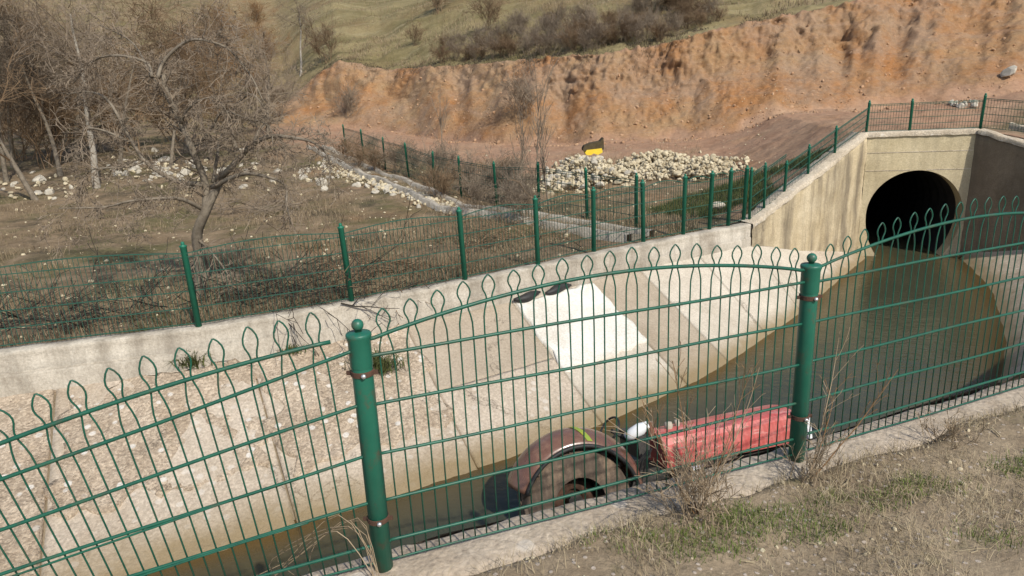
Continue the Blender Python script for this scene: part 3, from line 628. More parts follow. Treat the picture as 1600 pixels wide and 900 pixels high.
panel(A, B, A+up, B+up, .0955, arch, RL, 1, n=19)
A2, B2 = np.array((1.325, 2.78, 0)), np.array((3.055, 3.44, 0))
panel(A2, B2, A2+up, B2+up, .0955, arch, RL, 2, n=19)
# the leaning, partly unclipped panel on the left
TL, BLw = np.array((-1.54, 1.82, .77)), np.array((-1.462, 1.925, -.06)); TR, BRr = np.array((-.615, 2.125, .925)), np.array((-.585, 2.135, .0))
TL = BLw + (TL-BLw)*.925/.998
dT, dB = (TL-TR), (BLw-BRr)
far = 1.95
pl, atl = panel(BRr+dB*far-(TL-BLw)*0, BRr, BRr+dB*far+(BRr*0)+((TR+dT*far)-(BRr+dB*far))/.925, BRr+(TR-BRr)/.925, .0985, lambda t: .925+.075*math.sin(math.pi*min(max(t, 0), 1))**.9, [.86, .665, .475, .285, .11, .03], 3, n=19, rail_stop=(0, .999))
for h, drop in ((.475, .045), (.285, .045)):            # a second wire of two rails has sprung loose
    MB().tube([atl(t, h - drop*max(0, (.78-t)/.78)) + np.array((0, -.014, 0)) for t in np.linspace(0, .9, 30)], .0042, 6).build('rail', M['green_wire'], pl, smooth=True)

PO0 = build_post(-2.34, 1.70, -.16, .995, .0365, ff, (math.radians(4), 0)); PO4 = build_post(4.82, 4.37, -.02, .995, .0365, ff)
A4, B4 = np.array((3.145, 3.48, 0)), np.array((4.78, 4.35, 0)); panel(A4, B4, A4+up, B4+up, .0955, arch, RL, 5, n=19)
A5, B5 = np.array((-4.05, 1.02, -.2)), np.array((-2.385, 1.685, -.15)); panel(A5, B5, A5+up, B5+up, .0955, arch, RL, 6, n=19); build_post(-4.1, 1.0, -.22, .995, .0365, ff)
# ------------------------------------------------------------------ far fences
def far_panel(par, A, B, zA, zB, h, org, pitch=.05, arch=.07, rr=.0038, rail_r=.0078):
    A, B = np.array(A), np.array(B); L = np.linalg.norm(B-A); k = max(4, int(L/pitch)); mb = MB(); pe = link('wire_panel', None, par); org = np.array(org)
    def at(t, q): p = A+(B-A)*t; z0 = zA+(zB-zA)*t; return np.array((p[0], p[1], z0 + q)) - org
    top = lambda t: h*.88 + arch*math.sin(math.pi*t)
    for i in range(k):
        t = (i+.5)/k; mb.tube([at(t, .03), at(t, top(t))], rr, 3, cap=False)
    mo = mb.build('wire_mesh', M['green_far'], pe); mo['kind'] = 'stuff'
    ts = np.linspace(0, 1, 9); MB().tube([at(t, top(t)) for t in ts], rail_r, 4).build('rail', M['green_far'], pe)
    for q in (.84, .64, .44, .24, .05): MB().tube([at(t, h*q) for t in (0, .5, 1)], rail_r*.85, 4).build('rail', M['green_far'], pe)
    return pe
def far_post(par, x, y, z, h, org, r=.036, tilt=(0, 0)):
    p = MB().lathe([(.001, -.05), (r, -.05), (r, h-.05), (r*1.15, h-.045), (r*1.15, h-.03), (r*.5, h-.02), (.02, h-.015), (.022, h), (.012, h+.014), (.001, h+.018)], n=10).build('post', M['green_post'], par, smooth=True)
    p.location = (x-org[0], y-org[1], z-org[2]); p.rotation_euler = (tilt[0], tilt[1], 0); return p
def far_fence(name, pts, label, h=1.0, **kw):
    org = tuple(float(q) for q in pts[0][:3]); e = empty(name, org, label, 'fence'); rng = random.Random(len(pts))
    for q in pts: far_post(e, q[0], q[1], q[2], q[3] if len(q) > 3 else h, org, r=kw.get('r', .036), tilt=(rng.uniform(-.03, .03), rng.uniform(-.03, .03)))
    for a, b in zip(pts[:-1], pts[1:]): far_panel(e, a[:2], b[:2], a[2], b[2], (a[3] if len(a) > 3 else h), org, pitch=kw.get('pitch', .05), arch=kw.get('arch', .07))
    return e
zt = -.76
far_fence('garden_fence', [(-9.3,6.25,zt), (-7.7,6.55,zt), (-5.95,6.95,zt), (-3.68,7.47,zt), (-2.04,8.17,zt), (-.64,8.93,zt), (.40,9.58,zt), (1.30,10.18,zt), (2.17,10.66,zt), (2.92,11.06,zt), (3.45,11.36,zt), (3.85,11.6,zt), (4.2,11.83,zt)], 'green wire fence with many posts standing on the far canal wall')
wp = lambda t, b=.14: (HWL+(LW-HWL)*t - nL*b)
wz = lambda t: .46+(-.78-.46)*t
pts = [(*wp(.97), wz(.97), .95), (*wp(.86), wz(.86), .85), (*wp(.70), wz(.70), .62), (*wp(.50), wz(.5), .6), (*wp(.26), wz(.26), .58), (*(HWL-HN*.16+HH*.0), .5, .64), (*(HWL-HN*.16+HH*.82), .5, .64), (*(HWR-HN*.16+HH*.12), .5, .68), (*(HWR+HH*.62+dR*.8), .36, .72), (*(HWR+HH*.62+dR*2.3), -.1, .8)]
far_fence('wire_fence', pts, 'green mesh fence climbing the left wing wall and crossing above the culvert', r=.026, pitch=.05, arch=0)
# concrete side gutter joining the canal from the upper left
G0, G1, G2 = np.array((2.15, 11.0)), np.array((-1.2, 15.0)), np.array((-7.6, 27.5))
gut = empty('concrete_gutter', (2.0, 11.1, -.75), 'narrow concrete gutter crossing the field to the far canal wall', 'gutter')
def gz(P): return np.array([hz(*q) for q in P])
def strip(name, offs, zoff, mat, par, n=80):
    t = np.linspace(0, 1, n); P = np.where((t < .3)[:, None], G0+(G1-G0)*(t/.3)[:, None], G1+(G2-G1)*((t-.3)/.7)[:, None])
    tn = np.gradient(P, axis=0); tn /= np.linalg.norm(tn, axis=1)[:, None]; nr = np.stack([-tn[:, 1], tn[:, 0]], 1); z = gz(P); rows = []
    for a, dz in zip(offs, zoff): rows.append(np.stack([P[:, 0]+nr[:, 0]*(a+.02*fbm(t*60, t*0+a, 0, 5, 3)), P[:, 1]+nr[:, 1]*(a+.02*fbm(t*60, t*0+a, 0, 5, 3)), z+dz+.015*fbm(t*50, t*0+a, 0, 7, 3)], -1))
    return gridmesh(name, np.stack(rows, 0)-np.array(par.location), mat, par, flip=True, smooth=False)
strip('gutter_wall', [-.42, -.42, -.30, -.30], [-.2, .10, .10, -.2], M['conc_wall'], gut)
strip('gutter_wall', [.18, .18, .30, .30], [-.2, .14, .14, -.2], M['conc_wall'], gut)
strip('gutter_floor', [-.30, .18], [.012, .012], M['bed'], gut)
gp = []
for t in (0.04, .11, .19, .27, .36, .45, .55, .66, .78, .9):
    P = G0+(G1-G0)*(t/.3) if t < .3 else G1+(G2-G1)*((t-.3)/.7)
    x, y = P[0]+.62, P[1]+.5; gp.append((x, y, hz(x, y), 1.0))
far_fence('wire_fence', gp, 'thin green fence running back into the field beside the concrete gutter', r=.03, pitch=.1, arch=0)

# ------------------------------------------------------------------ stones
def stone_mesh(seed, mat, n=10):
    rng = np.random.default_rng(seed); import bmesh
    bm = bmesh.new(); bmesh.ops.create_icosphere(bm, subdivisions=2, radius=.5)
    ax = rng.uniform(.6, 1.15, 3); pl = [(rng.normal(size=3), rng.uniform(.20, .36)) for _ in range(10)]
    for v in bm.verts:
        p = np.array(v.co)*ax
        for nn, d in pl:
            nn = nn/np.linalg.norm(nn); e = p@nn - d
            if e > 0: p = p - nn*e
        v.co = p
    me = bpy.data.meshes.new('stone'); bm.to_mesh(me); bm.free(); me.materials.append(mat); return me
ST = [stone_mesh(k, M['stone'] if k % 2 else M['stone_y']) for k in range(8)]; ST2 = [stone_mesh(k+20, M['stone'], 12) for k in range(5)]
def put_stone(me, p, s, rng, parent=None, name='stone'):
    q = Quaternion(Vector((rng.gauss(0, 1), rng.gauss(0, 1), rng.gauss(0, 1))).normalized(), rng.uniform(0, 6.28))
    o = link(name, me, parent); off = Vector(parent.location) if parent else Vector((0, 0, 0))
    o.matrix_local = Matrix.Translation(Vector(p)-off) @ q.to_matrix().to_4x4() @ Matrix.Diagonal((s*rng.uniform(.8, 1.3), s*rng.uniform(.8, 1.2), s*rng.uniform(.6, .9), 1)); return o
def stone_stuff(name, pts, parent, mats=('stone', 'stone_y')):
    V, T, o = [], [], 0; bv = [np.array([v.co[:] for v in m.vertices]) for m in ST]; bt = [np.array([p.vertices[:] for p in m.polygons]) for m in ST]
    rg = np.random.default_rng(len(pts))
    for (p, s) in pts:
        k = rg.integers(8); a = rg.uniform(0, 6.28); c_, s_ = math.cos(a), math.sin(a); v = bv[k]@np.array(((c_, s_, 0), (-s_, c_, 0), (0, 0, 1)))*s*rg.uniform(.6, 1.2, 3) + np.array(p); V.append(v); T.append(bt[k]+o); o += len(v)
    V = np.concatenate(V); 
    if parent is not None: V = V - np.array(parent.location)
    ob = trimesh(name, V, np.concatenate(T), M['stone_y'], parent); ob['kind'] = 'stuff'; return ob
rg = random.Random(4)
heap = empty('rubble_heap', tuple(hit(960, 275)), 'long pale yellow heap of broken stone below the orange cliff', 'rubble heap')
ridge = [(888,276,.35), (905,262,.7), (925,268,.75), (950,270,.45), (985,262,.4), (1010,252,.6), (1035,250,.65), (1060,258,.5), (1085,262,.55), (1105,258,.5)]
small = []; nbig = 0
for u, v, hh in ridge:
    c = hit(u, v+12)
    for k in range(170):
        a = rg.gauss(0, .5); b = rg.gauss(0, .55); x, y = c.x+a, c.y+b; fall = math.exp(-(a*a/1.0+b*b/1.1)); z = hz(x, y) + hh*.72*fall*rg.uniform(.75, 1.02)
        s = rg.choice((.06, .08, .10, .13, .2))
        if s > .18 and nbig < 120: put_stone(ST[rg.randrange(8)], (x, y, z), s*1.2, rg, heap); nbig += 1
        else: small.append(((x, y, z), s))
    for k in range(40):
        a = rg.gauss(0, .38); b = rg.gauss(0, .42); fall = math.exp(-(a*a+b*b)/1.0); small.append(((c.x+a, c.y+b, hz(c.x+a, c.y+b)+hh*.6*fall-.12), .3))
stone_stuff('rubble', small, heap)
c = hit(925, 262); yb = empty('yellow_machine', (c.x, c.y-.1, c.z+.40), 'small yellow and dark brown machine part lying on the rubble heap', 'machine part'); yb.scale = (.68, .68, .68)
m = MB(); prof = [(-.42,.24), (-.36,.36), (-.1,.46), (.30,.52), (.45,.66), (.46,.18), (-.40,.16)]
V = [(x, -.28, z) for x, z in prof] + [(x, .28, z) for x, z in prof]; k = len(prof)
m.add(V, [tuple(range(k)), tuple(reversed(range(k, 2*k)))] + [(i, i+k, (i+1) % k+k, (i+1) % k) for i in range(k)]).build('cover', M['tarp'], yb)
m = MB(); prof = [(-.28,0), (-.34,.10), (-.26,.20), (.36,.24), (.40,.08), (.2,-.02), (.02,.05), (-.1,-.02)]; k = len(prof)
V = [(x, -.33, z) for x, z in prof] + [(x, .25, z) for x, z in prof]
m.add(V, [tuple(range(k)), tuple(reversed(range(k, 2*k)))] + [(i, i+k, (i+1) % k+k, (i+1) % k) for i in range(k)]).build('bucket', M['yellow'], yb)
# pale stone bank beside the gutter and scattered stones in the left field
rb_ = empty('stone_bank', tuple(hit(600, 290)), 'low bank of whitish stones beside the narrow gutter in the field', 'stone bank')
small = []; nb = 0
for k in range(420):
    t = rg.random(); u = 505+210*t+rg.gauss(0, 7); v = 262+68*t+rg.gauss(0, 5)
    p = hit(u, v, 9, 40); s = rg.choice((.06, .08, .11, .16, .26))
    if s > .25 and nb < 110: put_stone(ST2[rg.randrange(5)], p+Vector((0, 0, .0)), s, rg, rb_); nb += 1
    else: small.append((tuple(p+Vector((0, 0, .04))), s))
stone_stuff('rubble', small, rb_)
fs = empty('field_rubble', tuple(hit(240, 275)), 'scattered whitish stones under the bare trees on the left', 'rubble'); small = []; nb = 0
for k in range(240):
    u = rg.choice((rg.uniform(0, 120), rg.uniform(165, 300), rg.uniform(165, 300), rg.uniform(300, 520))); v = 268 + (28 if u < 120 else 0) + rg.gauss(0, 11) + (u-250)*.01
    p = hit(u, v, 9, 45); s = rg.choice((.08, .1, .14, .2, .28, .45))
    if s > .25 and nb < 130: put_stone(ST2[rg.randrange(5)], p+Vector((0, 0, .0)), s, rg, fs); nb += 1
    else: small.append((tuple(p+Vector((0, 0, .04))), s))
stone_stuff('rubble', small, fs)
for i, (u, v, s, lab) in enumerate([(1385, 0, .5, ''), ]): pass
wr = empty('rock_pile', tuple(hit(1500, 166)), 'little pile of white rocks on the slope above the culvert', 'rocks')
for k in range(14):
    p = hit(1485+rg.random()*40, 160+rg.random()*9, 15, 60); put_stone(ST2[rg.randrange(5)], p+Vector((0, 0, .05)), rg.uniform(.12, .38), rg, wr)
p = hit(1575, 122, 15, 60); o = put_stone(ST2[1], p+Vector((0, 0, .2)), .55, rg, None, 'boulder'); tag(o, 'single whitish boulder on the orange slope at the right edge', 'boulder')
p = hit(1120, 330, 9, 40)
o = put_stone(ST2[2], p+Vector((0, 0, .08)), .45, rg, None, 'boulder'); tag(o, 'grey boulder behind the far fence posts near the culvert', 'boulder')

# ------------------------------------------------------------------ trees and shrubs
def rnd_dir(rng, d, ang):
    d = Vector(d).normalized(); a = d.orthogonal().normalized(); a = Quaternion(d, rng.uniform(0, 6.283)) @ a
    return (d*math.cos(ang) + a*math.sin(ang)).normalized()
def grow(mb, p, d, L, r, lev, rng, P):
    segs = P['segs'][min(lev, len(P['segs'])-1)]; pts = [Vector(p)]; d = Vector(d).normalized(); rad = [r]
    for i in range(segs):
        d = (d + Vector((rng.gauss(0, 1), rng.gauss(0, 1), rng.gauss(0, 1)))*P['wob'] + Vector((0, 0, P['grav'][min(lev, len(P['grav'])-1)]))).normalized()
        pts.append(pts[-1] + d*(L/segs)); rad.append(max(r*(1-.75*(i+1)/segs), P['rmin']))
    mb.tube(pts, rad, 5 if lev == 0 else 3, cap=False)
    if lev >= P['lev']: return
    for k in range(P['kids'][lev]):
        t = rng.uniform(P.get('t0', .25), 1.0); i = min(int(t*segs), segs-1); q = pts[i].lerp(pts[i+1], t*segs-i)
        dd = rnd_dir(rng, pts[i+1]-pts[i], rng.uniform(*P['ang']))
        grow(mb, q, dd, L*rng.uniform(*P['len']), max(rad[i]*P.get('rf', .55), P['rmin']), lev+1, rng, P)
TREE_P = dict(segs=[8, 5, 4, 3, 2], wob=.16, grav=[.03, .03, 0, -.02], rmin=.0042, lev=4, kids=[8, 7, 5, 4], ang=(.35, 1.1), len=(.35, .7), t0=.22)
SHRUB_P = dict(segs=[5, 4, 3, 2], wob=.14, grav=[.04, .02, 0], rmin=.005, lev=3, kids=[6, 5, 3], ang=(.25, .8), len=(.4, .75), t0=.2, rf=.6)
def tree_variant(seed, H, P, r, trunkmat, twigmat, lean=0.0):
    rng = random.Random(seed); tr = MB(); pts = [Vector((0, 0, -.15))]; d = Vector((lean, rng.uniform(-.08, .08), 1)).normalized(); n = 9; rad = [r*1.25]
    for i in range(n):
        d = (d+Vector((rng.gauss(0, .07), rng.gauss(0, .07), .03))).normalized(); pts.append(pts[-1]+d*H*.8/n); rad.append(r*(1-.8*(i+1)/n))
    tr.tube(pts, rad, 7, cap=False); cr = MB()
    for k in range(11):
        t = rng.uniform(.28, 1.0); i = min(int(t*n), n-1); q = pts[i].lerp(pts[i+1], t*n-i)
        grow(cr, q, rnd_dir(rng, pts[i+1]-pts[i], rng.uniform(.4, 1.0)), H*rng.uniform(.25, .48)*(1.25-.5*t), rad[i]*.5, 1, rng, P)
    return tr.mesh('trunk', trunkmat, True), cr.mesh('crown', twigmat)
def shrub_variant(seed, H, mat, stems=9, spread=.7, P=SHRUB_P, r=.014):
    rng = random.Random(seed); mb = MB()
    for k in range(stems):
        a = rng.uniform(0, 6.283); s = rng.uniform(.05, spread); grow(mb, (rng.gauss(0, .1)*H, rng.gauss(0, .1)*H, -.05), (math.cos(a)*s, math.sin(a)*s, 1), H*rng.uniform(.6, 1.0), r, 0, rng, P)
    return mb.mesh('branches', mat)
TV = [tree_variant(11, 5.5, TREE_P, .10, M['bark'], M['twig_grey'], .05), tree_variant(12, 5.4, TREE_P, .075, M['bark'], M['twig'], -.22), tree_variant(13, 5.0, TREE_P, .08, M['bark'], M['twig_dark'], .12), tree_variant(14, 6.5, TREE_P, .11, M['bark_pale'], M['twig_grey'], 0)]
def plant_tree(k, p, s, rz, label, group=None, name='bare_tree'):
    e = empty(name, p, label, 'tree', group); e.rotation_euler = (0, 0, rz); e.scale = (s, s, s); link('trunk', TV[k][0], e); link('crown', TV[k][1], e); return e
rt_ = random.Random(8)
spots = [(58,312,1,1.0,.2,'slender bare tree leaning left at the left edge of the photograph'), (150,292,3,.95,1.3,'tall bare tree with pale trunk behind the white stones'),
         (470,118,3,.85,2.2,'bare tree with a light forked trunk at the foot of the grassy hill')]
for u, v, k, s, rz, lab in spots: plant_tree(k, hit(u, v, 9, 90), s, rz, lab)
grp = 'bare trees of the left thicket'
for u, v in [(-60,300), (10,285), (95,275), (185,268), (265,262), (330,250), (120,255), (20,262), (370,238), (60,240), (-20,250), (420,215), (290,240), (160,238), (40,225), (110,225), (200,215), (5,205)]:
    plant_tree(rt_.choice((0, 2, 2, 1, 0)), hit(u, v, 10, 90), rt_.uniform(.75, 1.1), rt_.uniform(0, 6.28), 'grey brown bare tree ' + ('at the front of the left thicket, among the white stones' if v >= 275 else 'in the middle of the left thicket, behind the white stones' if v >= 245 else 'at the back of the left thicket, below the hill'), grp)
SV = [shrub_variant(31, 1.6, M['twig']), shrub_variant(32, 1.4, M['twig_grey']), shrub_variant(33, 1.8, M['twig_red'], 14, .5), shrub_variant(34, 1.3, M['twig'], 12, .9), shrub_variant(35, 1.0, M['dark_twig'], 12, 1.1)]
def plant_shrub(k, p, s, label, group=None, name='bare_shrub', sz=1.0):
    e = link(name, SV[k]); e.location = p; e.rotation_euler = (0, 0, rt_.uniform(0, 6.28)); e.scale = (s, s, s*sz); tag(e, label, 'shrub', group); return e
for u, v in [(395,150), (360,120), (330,165), (420,95), (300,110), (375,75), (345,60), (405,45)]: plant_shrub(2, hit(u, v, 12, 90), rt_.uniform(1.0, 1.5), 'russet brown twiggy shrub left of the orange cliff', 'russet shrubs left of the cliff')
for u, v in [(30,250), (80,262), (130,240), (200,235), (280,222), (360,205), (440,190), (60,215), (110,200), (170,200), (230,190), (20,190), (150,170), (90,160), (20,130)]:
    plant_shrub(rt_.choice((0, 0, 3, 1)), hit(u, v, 12, 90), rt_.uniform(1.3, 2.2), 'brown bare undergrowth shrub among the left thicket trees', 'undergrowth shrubs in the left thicket')
for u, v, s, lab in [(512,98,1.3,'upright dark shrub standing left of the orange peak of the cliff'), (685,22,1.4,'round brown bush high on the hill at the top edge'), (762,48,1.1,'slim bare shrub alone in the middle of the grassy slope'), (648,72,.7,'tiny bush on the grass above the left cliff'), (545,185,1.0,'grey bush growing at the foot of the left cliff'), (820,185,1.0,'thin grey bush on the cliff face behind the sapling')]:
    plant_shrub(1 if 'grey' in lab else 0, hit(u, v, 20, 120), s, lab)
for u in range(700, 1140, 13):
    ve = np.interp(u, [700, 830, 930, 1050, 1130], [103, 92, 85, 65, 45])
    for dv in (8, 24, 44):
        if dv == 44 and not (800 < u < 1010 or 1040 < u < 1110): continue
        if u > 1010 and rt_.random() < .5: continue
        plant_shrub(rt_.choice((1, 1, 3)), hit(u+rt_.uniform(-9, 9), ve-dv+rt_.uniform(-5, 5), 20, 120), rt_.uniform(.38, .68), 'grey brown scrub bush in the belt above the cliff edge', 'scrub belt above the cliff edge')
for u, v in [(1045,18), (1075,12), (1100,20), (1020,25)]: plant_shrub(0, hit(u, v, 20, 120), 1.3, 'purplish brown bush in the clump at the top right of the hill', 'brown clump at the top of the hill')
for u, v in [(560,262), (590,268), (620,272), (650,276), (680,285), (705,282), (735,300), (760,312), (785,318), (810,335), (690,312), (540,250), (580,245), (630,255), (770,295), (800,300), (750,335), (820,350)]:
    plant_shrub(rt_.choice((1, 3, 1)), hit(u, v, 10, 60), rt_.uniform(.35, .6), 'low grey twiggy scrub beside the gutter in the field', 'scrub along the gutter')
# thin saplings in front of the red ground
SAP = dict(segs=[7, 5, 3], wob=.05, grav=[.03, .08, .05], rmin=.005, lev=2, kids=[13, 4], ang=(.2, .5), len=(.25, .5), t0=.15, rf=.6)
for i, (u, v, H, lab) in enumerate([(838,315,2.6,'tallest thin sapling in front of the red ground, left of the rubble heap'), (858,330,1.7,'short sapling with fine branches at the left end of the rubble heap'), (815,320,1.6,'sparse sapling among the scrub just left of the tallest one'), (695,262,2.0,'lone thin sapling standing on the red ground')]):
    rng = random.Random(60+i); mb = MB(); grow(mb, (0, 0, -.1), (0, 0, 1), H, .022, 0, rng, SAP); o = mb.build('sapling', M['twig_grey']); o.location = hit(u, v, 10, 60); tag(o, lab, 'sapling')

# the old fruit tree behind the far fence: main limbs laid out by hand, twigs grown on them
TO = Vector((-4.25, 8.95, hz(-4.25, 8.95))); ft = empty('fruit_tree', TO, 'gnarled bare fruit tree with drooping arched branches behind the far fence', 'tree')
def lim(*q): return [Vector(atY(u, v, y)) for u, v, y in q]
limbs = [([*lim((306,480,8.95), (308,420,8.95), (313,370,8.93), (322,330,8.92), (333,290,8.9))], .095, .055),
         (lim((322,330,8.92), (318,290,8.85), (300,235,8.8), (280,190,8.75), (262,150,8.7), (248,122,8.65)), .06, .028),
         (lim((248,122,8.65), (250,95,8.6), (270,70,8.5), (305,58,8.45), (345,66,8.4), (375,92,8.35), (398,128,8.3), (412,160,8.25)), .028, .008),
         (lim((248,122,8.65), (225,105,8.7), (200,90,8.8), (165,90,8.9), (140,105,9.0), (118,130,9.1)), .024, .007),
         (lim((262,150,8.7), (235,120,8.9), (212,85,9.1), (190,55,9.3), (160,40,9.5)), .018, .006),
         (lim((318,290,8.85), (270,285,8.9), (230,250,9.0), (200,215,9.1), (190,175,9.2), (170,150,9.3), (140,140,9.4), (110,148,9.5)), .04, .009),
         (lim((200,215,9.1), (170,205,9.2), (140,205,9.25), (125,225,9.3), (135,250,9.3)), .022, .007),
         (lim((333,290,8.9), (360,262,8.8), (390,235,8.7), (420,218,8.6), (455,215,8.5), (490,225,8.4), (510,250,8.35), (518,290,8.3)), .05, .008),
         (lim((390,235,8.7), (405,205,8.9), (420,175,9.1), (400,150,9.2), (370,160,9.3), (345,185,9.4)), .026, .006),
         (lim((333,290,8.9), (370,272,8.6), (410,272,8.4), (440,290,8.3), (455,320,8.2), (458,350,8.15)), .036, .007),
         (lim((322,330,8.92), (290,312,8.6), (250,308,8.4), (200,315,8.3), (150,325,8.2), (95,322,8.1)), .034, .006),
         (lim((313,370,8.93), (335,395,8.7), (355,420,8.6), (365,445,8.5)), .022, .006),
         (lim((300,235,8.8), (330,205,8.7), (350,170,8.6), (385,180,8.5), (415,200,8.45), (430,235,8.4)), .024, .006),
         (lim((280,190,8.75), (300,165,8.6), (330,150,8.5), (352,168,8.4), (358,195,8.35)), .02, .006),
         (lim((230,250,9.0), (200,262,8.9), (165,262,8.85), (135,275,8.8), (120,300,8.8)), .02, .006),
         (lim((333,290,8.9), (345,250,9.1), (350,215,9.3), (372,190,9.5), (400,185,9.6)), .03, .006)]
FR = dict(segs=[5, 4, 3, 2], wob=.22, grav=[-.05, -.06, -.03], rmin=.0032, lev=3, kids=[4, 4, 3], ang=(.4, 1.2), len=(.35, .7), t0=.15, rf=.6)
def smoothline(pts, k=4):
    out = []
    for i in range(len(pts)-1):
        p0, p1, p2, p3 = pts[max(i-1, 0)], pts[i], pts[i+1], pts[min(i+2, len(pts)-1)]
        for j in range(k):
            t = j/k; out.append(.5*((2*p1)+(p2-p0)*t+(2*p0-5*p1+4*p2-p3)*t*t+(3*p1-p0-3*p2+p3)*t**3))
    return out+[pts[-1]]
rng = random.Random(77); tw = MB(); ORD = 'first second third fourth fifth sixth seventh eighth ninth tenth eleventh twelfth thirteenth fourteenth fifteenth sixteenth seventeenth eighteenth'.split()
for gname, fmt in (('russet shrubs left of the cliff', 'russet twiggy shrub left of the orange cliff, %s from the left'), ('brown clump at the top of the hill', 'purplish brown bush in the hilltop clump, %s from the left'), ('scrub along the gutter', 'low grey scrub beside the field gutter, %s from its left end')):
    for k, ob in enumerate(sorted([q for q in scene.objects if q.get('group') == gname], key=lambda q: math.atan2(q.location.x, q.location.y))): ob['label'] = fmt % ORD[k]
for i, (L, r0_, r1_) in enumerate(limbs):
    L = smoothline([p+Vector((rng.gauss(0, .025), rng.gauss(0, .05), rng.gauss(0, .025)))-TO for p in L]); n = len(L)
    L[0] = L[0] + (Vector((0, 0, -.15)) if i == 0 else Vector())
    MB().tube(L, [(1. if i == 0 else .98)*lerp(r0_, r1_, (k/(n-1))**.7) for k in range(n)], 7 if r0_ > .03 else 5).build('trunk' if i == 0 else 'limb', M['bark'], ft, smooth=True)
    if i == 0: continue
    for k in range(int(n*1.6)):
        j = rng.randrange(1, n-1); d = rnd_dir(rng, L[j+1]-L[j], rng.uniform(.5, 1.3)); grow(tw, L[j], d, rng.uniform(.15, .48), max(r1_*.6, .005), rng.choice((1, 1, 1, 2, 2, 0)), rng, FR)
tw.build('twigs', M['twig_grey'], ft)
# cut brushwood near the far wall
def brush(name, c, n, rx_, ry_, hh, mat, label, seed, L=(.4, 1.1)):
    rng = random.Random(seed); mb = MB(); c = Vector(c)
    for k in range(n):
        a = rng.uniform(0, 6.283); p = Vector((rng.gauss(0, rx_), rng.gauss(0, ry_), abs(rng.gauss(0, hh))))
        p.z += hz(c.x+p.x, c.y+p.y)-c.z
        grow(mb, p, (math.cos(a), math.sin(a), rng.uniform(-.1, .45)), rng.uniform(*L), rng.uniform(.006, .014), 1, rng, dict(FR, grav=[-.04, -.05, -.04], kids=[4, 3, 2], rmin=.004))
    o = mb.build(name, mat); o.location = c; return tag(o, label, 'brushwood')
brush('brushwood', hit(430,472), 60, .6, .25, .10, M['dark_twig'], 'dark brushwood heap on the ground right of the fruit tree', 1)
brush('brushwood', hit(590,437), 70, .6, .3, .13, M['twig'], 'tangled brown brushwood behind the second visible far fence panel', 2)
brush('brushwood', hit(60,500), 70, .9, .25, .05, M['dark_twig'], 'dark low brushwood strewn along the wall at the left edge', 3)
brush('brushwood', hit(400,330), 60, .7, .4, .2, M['twig_grey'], 'pale grey fallen branches right of the fruit tree trunk', 4)
brush('brushwood', hit(780,380), 40, .5, .3, .1, M['twig'], 'small brown brushwood tangle between far fence posts near the gutter', 5)

# ------------------------------------------------------------------ grasses
def blades(name, pos, h, wdt, mat, lean=.6, seed=1, kind='stuff', label=None, cat=None):
    rg = np.random.default_rng(seed); n = len(pos); a = rg.uniform(0, 2*np.pi, n); hh = h*rg.uniform(.4, 1.3, n); ln = rg.normal(0, lean, n); b = rg.uniform(0, 2*np.pi, n)
    dx, dy = np.cos(a)*wdt*.5, np.sin(a)*wdt*.5; tx, ty = np.cos(b)*hh*ln, np.sin(b)*hh*ln
    v0 = pos + np.stack([dx, dy, -.005+0*dx], 1); v1 = pos - np.stack([dx, dy, .005+0*dx], 1)
    md = pos + np.stack([tx*.4, ty*.4, hh*.6], 1); m0 = md + np.stack([dx*.7, dy*.7, 0*dx], 1); m1 = md - np.stack([dx*.7, dy*.7, 0*dx], 1); tp = pos + np.stack([tx, ty, hh*np.clip(1-.35*np.abs(ln), .25, 1)], 1)
    V = np.stack([v0, v1, m0, m1, tp], 1).reshape(-1, 3); i = np.arange(n)*5
    T = np.concatenate([np.stack([i, i+1, i+3], 1), np.stack([i, i+3, i+2], 1), np.stack([i+2, i+3, i+4], 1)])
    o = trimesh(name, V, T, mat); tag(o, label, cat, kind=kind); return o
rg2 = np.random.default_rng(3)
def bank_pts(n, keep, smin=1.6, smax=4.6, omax=2.4):
    s = rg2.uniform(smin, smax, n); of = .09+rg2.uniform(0, 1, n)**1.2*omax; p = fl_at(s); x = p[:, 0]+of*.32; y = p[:, 1]-of*.95
    k = keep(x, y, of); return np.stack([x[k], y[k], bank_z(x[k], y[k], of[k])], 1)
dens = lambda x, y, of: 1.5*fbm(x*2.2, y*2.2, 0, 91, 4)-.12
blades('dry_grass', bank_pts(75000, lambda x, y, o: dens(x, y, o)*1.0 + rg2.uniform(-.5, .5, len(x)) > -.02), .05, .0022, M['dry'], 1.3, 5, label='dry straw grass covering the near bank', cat='grass')
blades('dry_grass', bank_pts(26000, lambda x, y, o: (np.exp(-((o-.20)/.13)**2)*(.35+fbm(x*3, y*3, 0, 95, 3)) > rg2.uniform(0, 1, len(x)))), .085, .0022, M['dry'], 1.0, 6, label='longer dry grass along the near kerb', cat='grass')
GP = [atZ(u, v, 0)[:2] for u, v in ((1240,832), (1105,868), (1555,850), (1330,795), (1010,850), (1440,770), (1590,735), (1180,815))]
def green_d(x, y): return sum(np.exp(-(((x-g_[0])/.19)**2+((y-g_[1])/.075)**2)) for g_ in GP)
blades('green_grass', bank_pts(150000, lambda x, y, o: green_d(x, y)*(.7+.6*fbm(x*6, y*6, 0, 92, 3)) > rg2.uniform(.08, .6, len(x))), .034, .0025, M['fgreen'], .8, 7, label='short green grass patches on the near bank', cat='grass')
